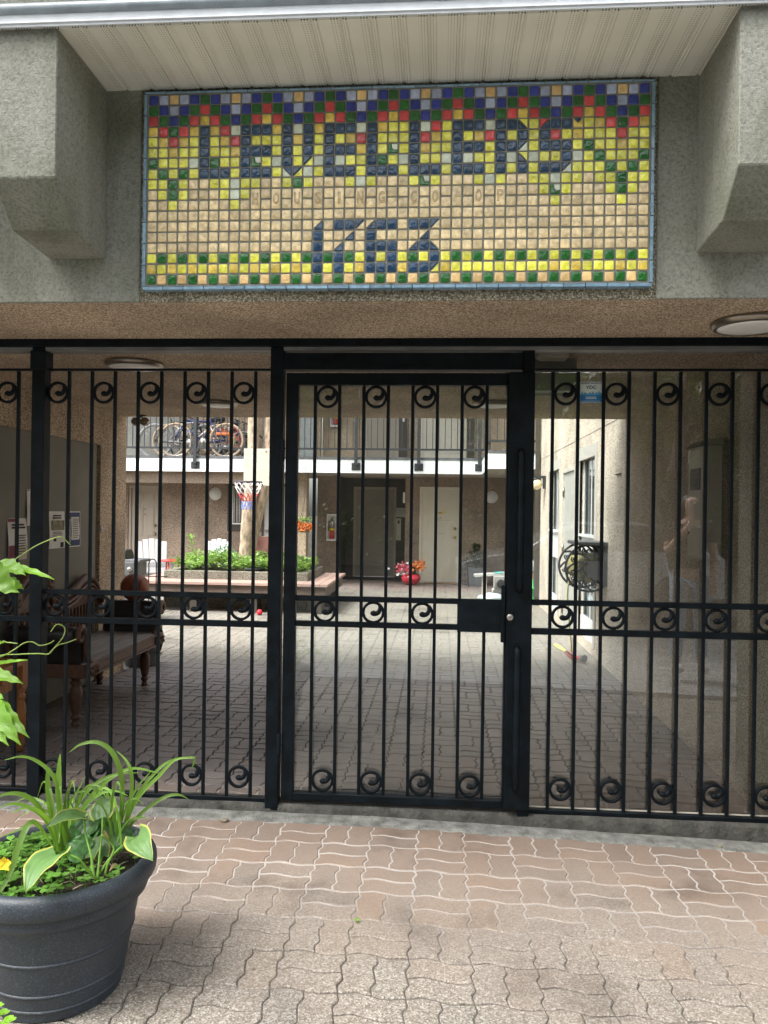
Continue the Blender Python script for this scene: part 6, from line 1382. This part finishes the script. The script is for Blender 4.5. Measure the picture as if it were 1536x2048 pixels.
bike('small orange bicycle among the larger ones on the balcony', -4.50, 15.75, .27, .80, ORGF, RUBBER, flip=-1)
bike('red bicycle with white rims hidden among the others', -4.62, 16.0, .30, .9, REDF, M('pale_tyre', (.55,.54,.52), .8))
bike('black bicycle with black tyres, rightmost on the balcony', -4.50, 16.25, .29, .95, BLKF, RUBBER)
bike('silver bicycle with tan tyres behind the blue one on the balcony', -5.05, 15.42, .335, 1.05, M('silver_frame', (.45,.46,.48), .35, .5), TANR)
bike('dark green bicycle pressed against the balcony wall', -4.95, 16.1, .32, 1.0, M('green_frame', (.03,.10,.05), .4), RUBBER, flip=-1)
t = thing('orange_bag', 'orange bag strapped over the bicycle wheel on the balcony', 'bag', (-4.4,15.05,3.0)); MB().box(-4.48,15.05,2.98,-4.20,15.10,3.04).build('bag_body', ORGF, t, bevel=.02, seg=2)
# ---------------------------------------------------------------- the street side, seen mirrored in the clear sheets
def street_tree(x, y, h, r_, lab, n, nb=9, low=.35):
    t = thing('street_tree', lab, 'tree', (x,y,-.05), 'street trees facing the entrance')
    m_ = MB(); top = h*.62; tr_ = [(x+.15*math.sin(k*1.3),y+.12*math.cos(k*1.7),-.05+top*k/6) for k in range(7)]; m_.tube(spline(tr_, 24), [.24-.0062*i for i in range(len(spline(tr_,24)))], 12); m_.build('trunk', BARKD, t)
    blobs = []; m_ = MB()
    for k in range(nb):
        a = k*2.4+rnd.random(); q = r_*(.25+.65*math.sqrt((k+.5)/nb)); z = h*(low+.6*rnd.random()); c = (x+q*math.cos(a),y+q*math.sin(a),z); blobs.append((*c, r_*.42,r_*.42,h*.13))
        p = Vector(tr_[min(6,2+k % 5)]); m_.tube(spline([p,(p+Vector(c))/2+Vector((0,0,.25)),c], 8), [.07,.06,.055,.05,.045,.04,.035,.03,.02][:len(spline([p,p+Vector((0,0,1)),c],8))], 6)
    m_.build('branches', BARKD, t)
    m_ = MB(); crown(m_, blobs, n, .17); m_.build('crown', LEAFT, t); return t
street_tree(7.0,-7.4,7.5,3.0,'broad leafy street tree beside the silver car',900)
street_tree(-4.5,-8.5,9.0,3.2,'tall leafy street tree facing the left fence panel',900)
street_tree(-.2,-10.0,9.5,3.2,'tall leafy street tree across the road',800)
street_tree(8.0,-9.5,9.0,3.6,'leafy street tree far right of the entrance',800)
street_tree(-10.5,-7.0,8.5,3.4,'leafy street tree far left of the entrance',700)
hg = foliage('hedge', 'dense clipped hedge across the road from the entrance', 'hedge', LEAFT, [(x,-11.5,.1,1.0,.5,1.6) for x in [-9+1.2*k for k in range(17)]], 420, .14)
street_tree(-4.6,-2.2,11.5,4.4,'unseen spreading tree added to shade the entrance from the left',520,11,.55)  # added out of view to shade the facade and block sky light
street_tree(3.4,-3.6,4.6,2.1,'low branched leafy tree between the pavement and the silver car',620,11,.46)
hs2 = thing('brick_house', 'dark brown house across the road behind the trees', 'house', (0,-17,0))
m_ = MB(); m_.box(-22,-20,-.1,24,-15,6.2); m_.build('wall', M('brown_siding', (.16,.12,.09), .9, var=.2, scale=2), hs2)
m_ = MB(); m_.prism([(-20.5,6.2),(-14.5,6.2),(-17.5,8.6)][::-1], 'x', -22.3, 24.3); m_.build('roof', M('dark_shingle', (.07,.065,.06), .9, var=.3, scale=10), hs2)
for k in range(9):
    x = -18+4.4*k; w_ = MB().box(x,-14.998,1.0,x+1.5,-14.95,2.4).build('window', TRIMD, hs2); MB().box(x+.08,-14.949,1.08,x+1.42,-14.94,2.32).build('pane', WGLASS, w_)
# parked car
SILV = M('silver_car_paint', (.62,.64,.66), .25, .3, var=.03, coat=.6); CGL = M('car_glass', (.02,.025,.03), .05, spec=.8)
ct = thing('parked_car', 'silver hatchback parked along the kerb', 'car', (2.4,-5.3,-.14))
X0, Y0 = .25, -5.3
prof = [(0,.32),(.02,.62),(.15,.78),(.55,.88),(1.05,.95),(1.55,1.28),(1.95,1.42),(2.7,1.44),(3.3,1.36),(3.75,1.02),(4.05,.95),(4.18,.80),(4.2,.40),(4.1,.26),(3.78,.26),(3.74,.42),(3.6,.58),(3.4,.62),(3.2,.58),(3.06,.42),(3.02,.24),(1.2,.24),(1.16,.42),(1.02,.58),(.82,.62),(.62,.58),(.48,.42),(.44,.26),(.1,.26)]
m_ = MB(); m_.prism([(X0+a,b_-.04) for a, b_ in prof], 'y', Y0-.84, Y0+.84)
m_.v = [(x, Y0+(y-Y0)*(1-.18*max(0,(z-.85)/.6)), z) for x, y, z in m_.v]; m_.build('body', SILV, ct, bevel=.03, seg=3)
for s_ in (-1,1):
    for a, b_ in (((1.22,.98),(1.62,1.26)),):
        yy = Y0+s_*.82
    m_ = MB(); poly = [(X0+1.25,.93),(X0+2.32,.93),(X0+2.32,1.33),(X0+1.98,1.34),(X0+1.66,1.22)]; m_.prism(poly if s_ < 0 else poly, 'y', Y0+s_*.735, Y0+s_*.835); m_.build('side_window', CGL, ct)
    m_ = MB(); poly = [(X0+2.40,.93),(X0+3.62,.95),(X0+3.25,1.29),(X0+2.85,1.34),(X0+2.40,1.335)]; m_.prism(poly, 'y', Y0+s_*.735, Y0+s_*.835); m_.build('side_window', CGL, ct)
    MB().box(X0+1.30,Y0+s_*.86-.07,.90,X0+1.45,Y0+s_*.86+.07,1.0).build('mirror', SILV, ct, bevel=.02); MB().box(X0+2.05,Y0+s_*.845-.01,.78,X0+2.22,Y0+s_*.845+.01,.81).build('door_handle', METAL, ct)
    for a in (.82,3.40):
        w_ = MB().lathe([(.20,-.10),(.29,-.10),(.315,-.07),(.315,.07),(.29,.10),(.20,.10)], (X0+a,Y0+s_*.76,.275), 28, axis='y').build('wheel', RUBBER, ct); MB().lathe([(.0001,-.095),(.05,-.085),(.19,-.09),(.20,-.06),(.20,.06),(.19,.09),(.05,.085),(.0001,.095)], (X0+a,Y0+s_*.76,.275), 20, axis='y').build('rim', METAL, w_)
    MB().box(X0+.03,Y0+s_*.6-.15,.60,X0+.12,Y0+s_*.6+.15,.72).build('headlight', OPAL, ct, bevel=.02)
    MB().box(X0+4.12,Y0+s_*.62-.14,.70,X0+4.20,Y0+s_*.62+.14,.84).build('tail_light', RED, ct, bevel=.02)
# the person standing to the right of the viewpoint, mirrored in the clear sheet
SKIN = M('skin', (.56,.34,.25), .55, var=.06); JEAN = M('light_blue_jeans', (.34,.42,.55), .9, var=.2, scale=30); SHIRT = M('brown_tshirt', (.075,.05,.04), .9, var=.15); HAIR = M('dark_hair', (.02,.014,.012), .5, var=.3, scale=30, stretch=(20,20,2)); SHOE = M('white_shoe', (.7,.68,.65), .6)
ps = thing('person', 'person with long dark hair, brown t-shirt and light jeans holding up a phone', 'person', (2.45,-.05,-.012))
def skinned(name, pts, edges, radii, mat, root=0, sub=2, parent=ps):
    me = bpy.data.meshes.new(name); me.from_pydata([Vector(p) for p in pts], edges, []); me.materials.append(mat)
    o = bpy.data.objects.new(name, me); col.objects.link(o); o.parent = parent
    md = o.modifiers.new('skin', 'SKIN'); md.use_smooth_shade = True
    for i, r_ in enumerate(radii):
        d = me.skin_vertices[0].data[i]; d.radius = r_ if isinstance(r_, tuple) else (r_, r_); d.use_root = (i == root)
    s2 = o.modifiers.new('sub', 'SUBSURF'); s2.levels = sub; s2.render_levels = sub
    for p in me.polygons: p.use_smooth = True
    return o
pts = [(0,0,.98),(0,-.01,1.12),(0,0,1.30),(0,.0,1.42),(0,.01,1.49),(0,.03,1.56),(0,.035,1.64),(0,.02,1.70)]
rad = [(.155,.11),(.125,.095),(.15,.10),(.10,.07),(.05,.05),(.062,.075),(.074,.09),(.055,.06)]
edges = [(i,i+1) for i in range(7)]
def chain(start, P, Rr):
    prev = start
    for p, r_ in zip(P, Rr): pts.append(p); rad.append(r_); edges.append((prev, len(pts)-1)); prev = len(pts)-1
    return prev
for s_ in (-1,1): chain(0, [(s_*.095,.0,.90),(s_*.11,.015,.52),(s_*.115,-.02,.10),(s_*.115,.03,.035),(s_*.12,.14,.028)], [.088,.056,.040,.038,.03])
# arm holding the phone up at the face
a = chain(3, [(-.17,0,1.40),(-.24,.06,1.16),(-.10,.24,1.40),(-.065,.27,1.46)], [.055,.042,.032,.028])
for q in range(4): chain(a, [(-.06+.02*q-.02,.31,1.48+.012*q),(-.05+.02*q-.02,.325,1.52+.01*q)], [.010,.008])
chain(a, [(-.10,.30,1.48),(-.105,.31,1.51)], [.011,.009])
a = chain(3, [(.17,0,1.40),(.23,.0,1.13),(.19,.10,.92),(.185,.125,.85)], [.055,.042,.031,.030])
for q in range(4): chain(a, [(.205-.018*q,.14,.79+.004*q),(.20-.018*q,.135,.75+.006*q)], [.010,.008])
chain(a, [(.15,.16,.82),(.145,.165,.79)], [.011,.009])
skinned('body', pts, edges, rad, SKIN)
skinned('tshirt', [(0,0,.96),(0,-.01,1.12),(0,0,1.30),(0,0,1.43),(-.17,0,1.405),(-.225,.04,1.24),(.17,0,1.405),(.222,.0,1.24)], [(0,1),(1,2),(2,3),(3,4),(4,5),(3,6),(6,7)], [(.185,.135),(.155,.12),(.175,.125),(.115,.085),.072,.066,.072,.066], SHIRT)
skinned('jeans', [(0,0,1.0),(-.1,0,.88),(-.112,.015,.52),(-.117,-.02,.10),(.1,0,.88),(.112,.015,.52),(.117,-.02,.10)], [(0,1),(1,2),(2,3),(0,4),(4,5),(5,6)], [(.17,.125),.105,.078,.062,.105,.078,.062], JEAN)
skinned('hair', [(0,-.01,1.74),(0,-.05,1.66),(-.06,-.07,1.52),(-.09,-.06,1.34),(.06,-.07,1.52),(.09,-.06,1.34)], [(0,1),(1,2),(2,3),(1,4),(4,5)], [(.085,.085),(.105,.085),.07,.05,.07,.05], HAIR)
for s_ in (-1,1): skinned('shoe', [(s_*.115,-.05,.035),(s_*.118,.06,.04),(s_*.122,.17,.03)], [(0,1),(1,2)], [.044,.048,.036], SHOE)
m_ = MB(); o_ = Vector((2.45,-.05,-.012))
for s_ in (-1,1): m_.sphere(o_+Vector((s_*.03,.118,1.645)), .013, 8)
m_.build('eyes', BLACKP, ps); MB().tube([o_+Vector((0,.115,1.65)),o_+Vector((0,.14,1.61)),o_+Vector((0,.12,1.60))], [.008,.014,.010], 8).build('nose', SKIN, ps); MB().tube([o_+Vector((-.022,.108,1.565)),o_+Vector((0,.116,1.568)),o_+Vector((.022,.108,1.565))], .006, 6).build('mouth', M('lips', (.42,.16,.14), .5), ps)
t = thing('phone', 'black phone held up in front of the face of the person', 'phone', (2.40,.28,1.46)); MB().box(2.375,.275,1.47,2.45,.285,1.62).build('phone_body', BLACKP, t, bevel=.004)

# ---------------------------------------------------------------- small litter on the forecourt
def stone(px, py, r_, lab):
    d = at(px, py, 1.0)-CAM; k = -(CAM.z-.004)/d.z; c = CAM+d*k; c.z = fall(c.x)+.002
    m_ = MB(); m_.sphere((0,0,r_*.35), r_, 10, 0, .5); m_.v = [(c.x+x*(1+.4*mnoise.noise((x*60,y*60,1))), c.y+y*.8, c.z+z) for x, y, z in m_.v]
    tag(m_.build('pebble', M('pebble_brown', (.20,.17,.12), .8, var=.3, scale=40)), lab, 'pebble')
stone(449, 1637, .020, 'flat brown pebble on the concrete apron left of the gate hinge post')
stone(1440, 1672, .014, 'small yellowish pebble on the concrete apron by the right fence panel')
mb = MB()
for k in range(90):
    x, y = rnd.uniform(-1.6,1.9), rnd.uniform(1.6,3.75); z = fall(x)+.0016; a = rnd.uniform(0,6.28); L = rnd.uniform(.004,.012); mb.cur = rnd.random()
    mb.add([(x,y,z),(x+L*math.cos(a)*.5-L*.3*math.sin(a),y+L*math.sin(a)*.5+L*.3*math.cos(a),z+.003),(x+L*math.cos(a),y+L*math.sin(a),z+.001),(x+L*math.cos(a)*.5+L*.3*math.sin(a),y+L*math.sin(a)*.5-L*.3*math.cos(a),z+.0015)], [(0,1,2,3)])
tag(mb.build('leaf_crumbs', M('leaf_crumb', (.16,.12,.07), .9, var=.6, scale=20)), 'scattered dry leaf crumbs and grit on the forecourt pavers', 'leaf litter', kind='stuff')
t = thing('seedling', 'tiny bright green seedling growing in a paver joint in front of the gate', 'plant', (0,0,0))
d = at(714, 1838, 1.0)-CAM; c = CAM+d*(-(CAM.z)/d.z); t.location = c; LOC[t.name] = c.copy(); m_ = MB()
for q in range(5): a = q*1.26; m_.leafq(c+Vector((0,0,fall(c.x)+.004)), (math.cos(a),math.sin(a),.7), (0,0,1), .016, .009)
m_.build('leaves', LEAFB, t)
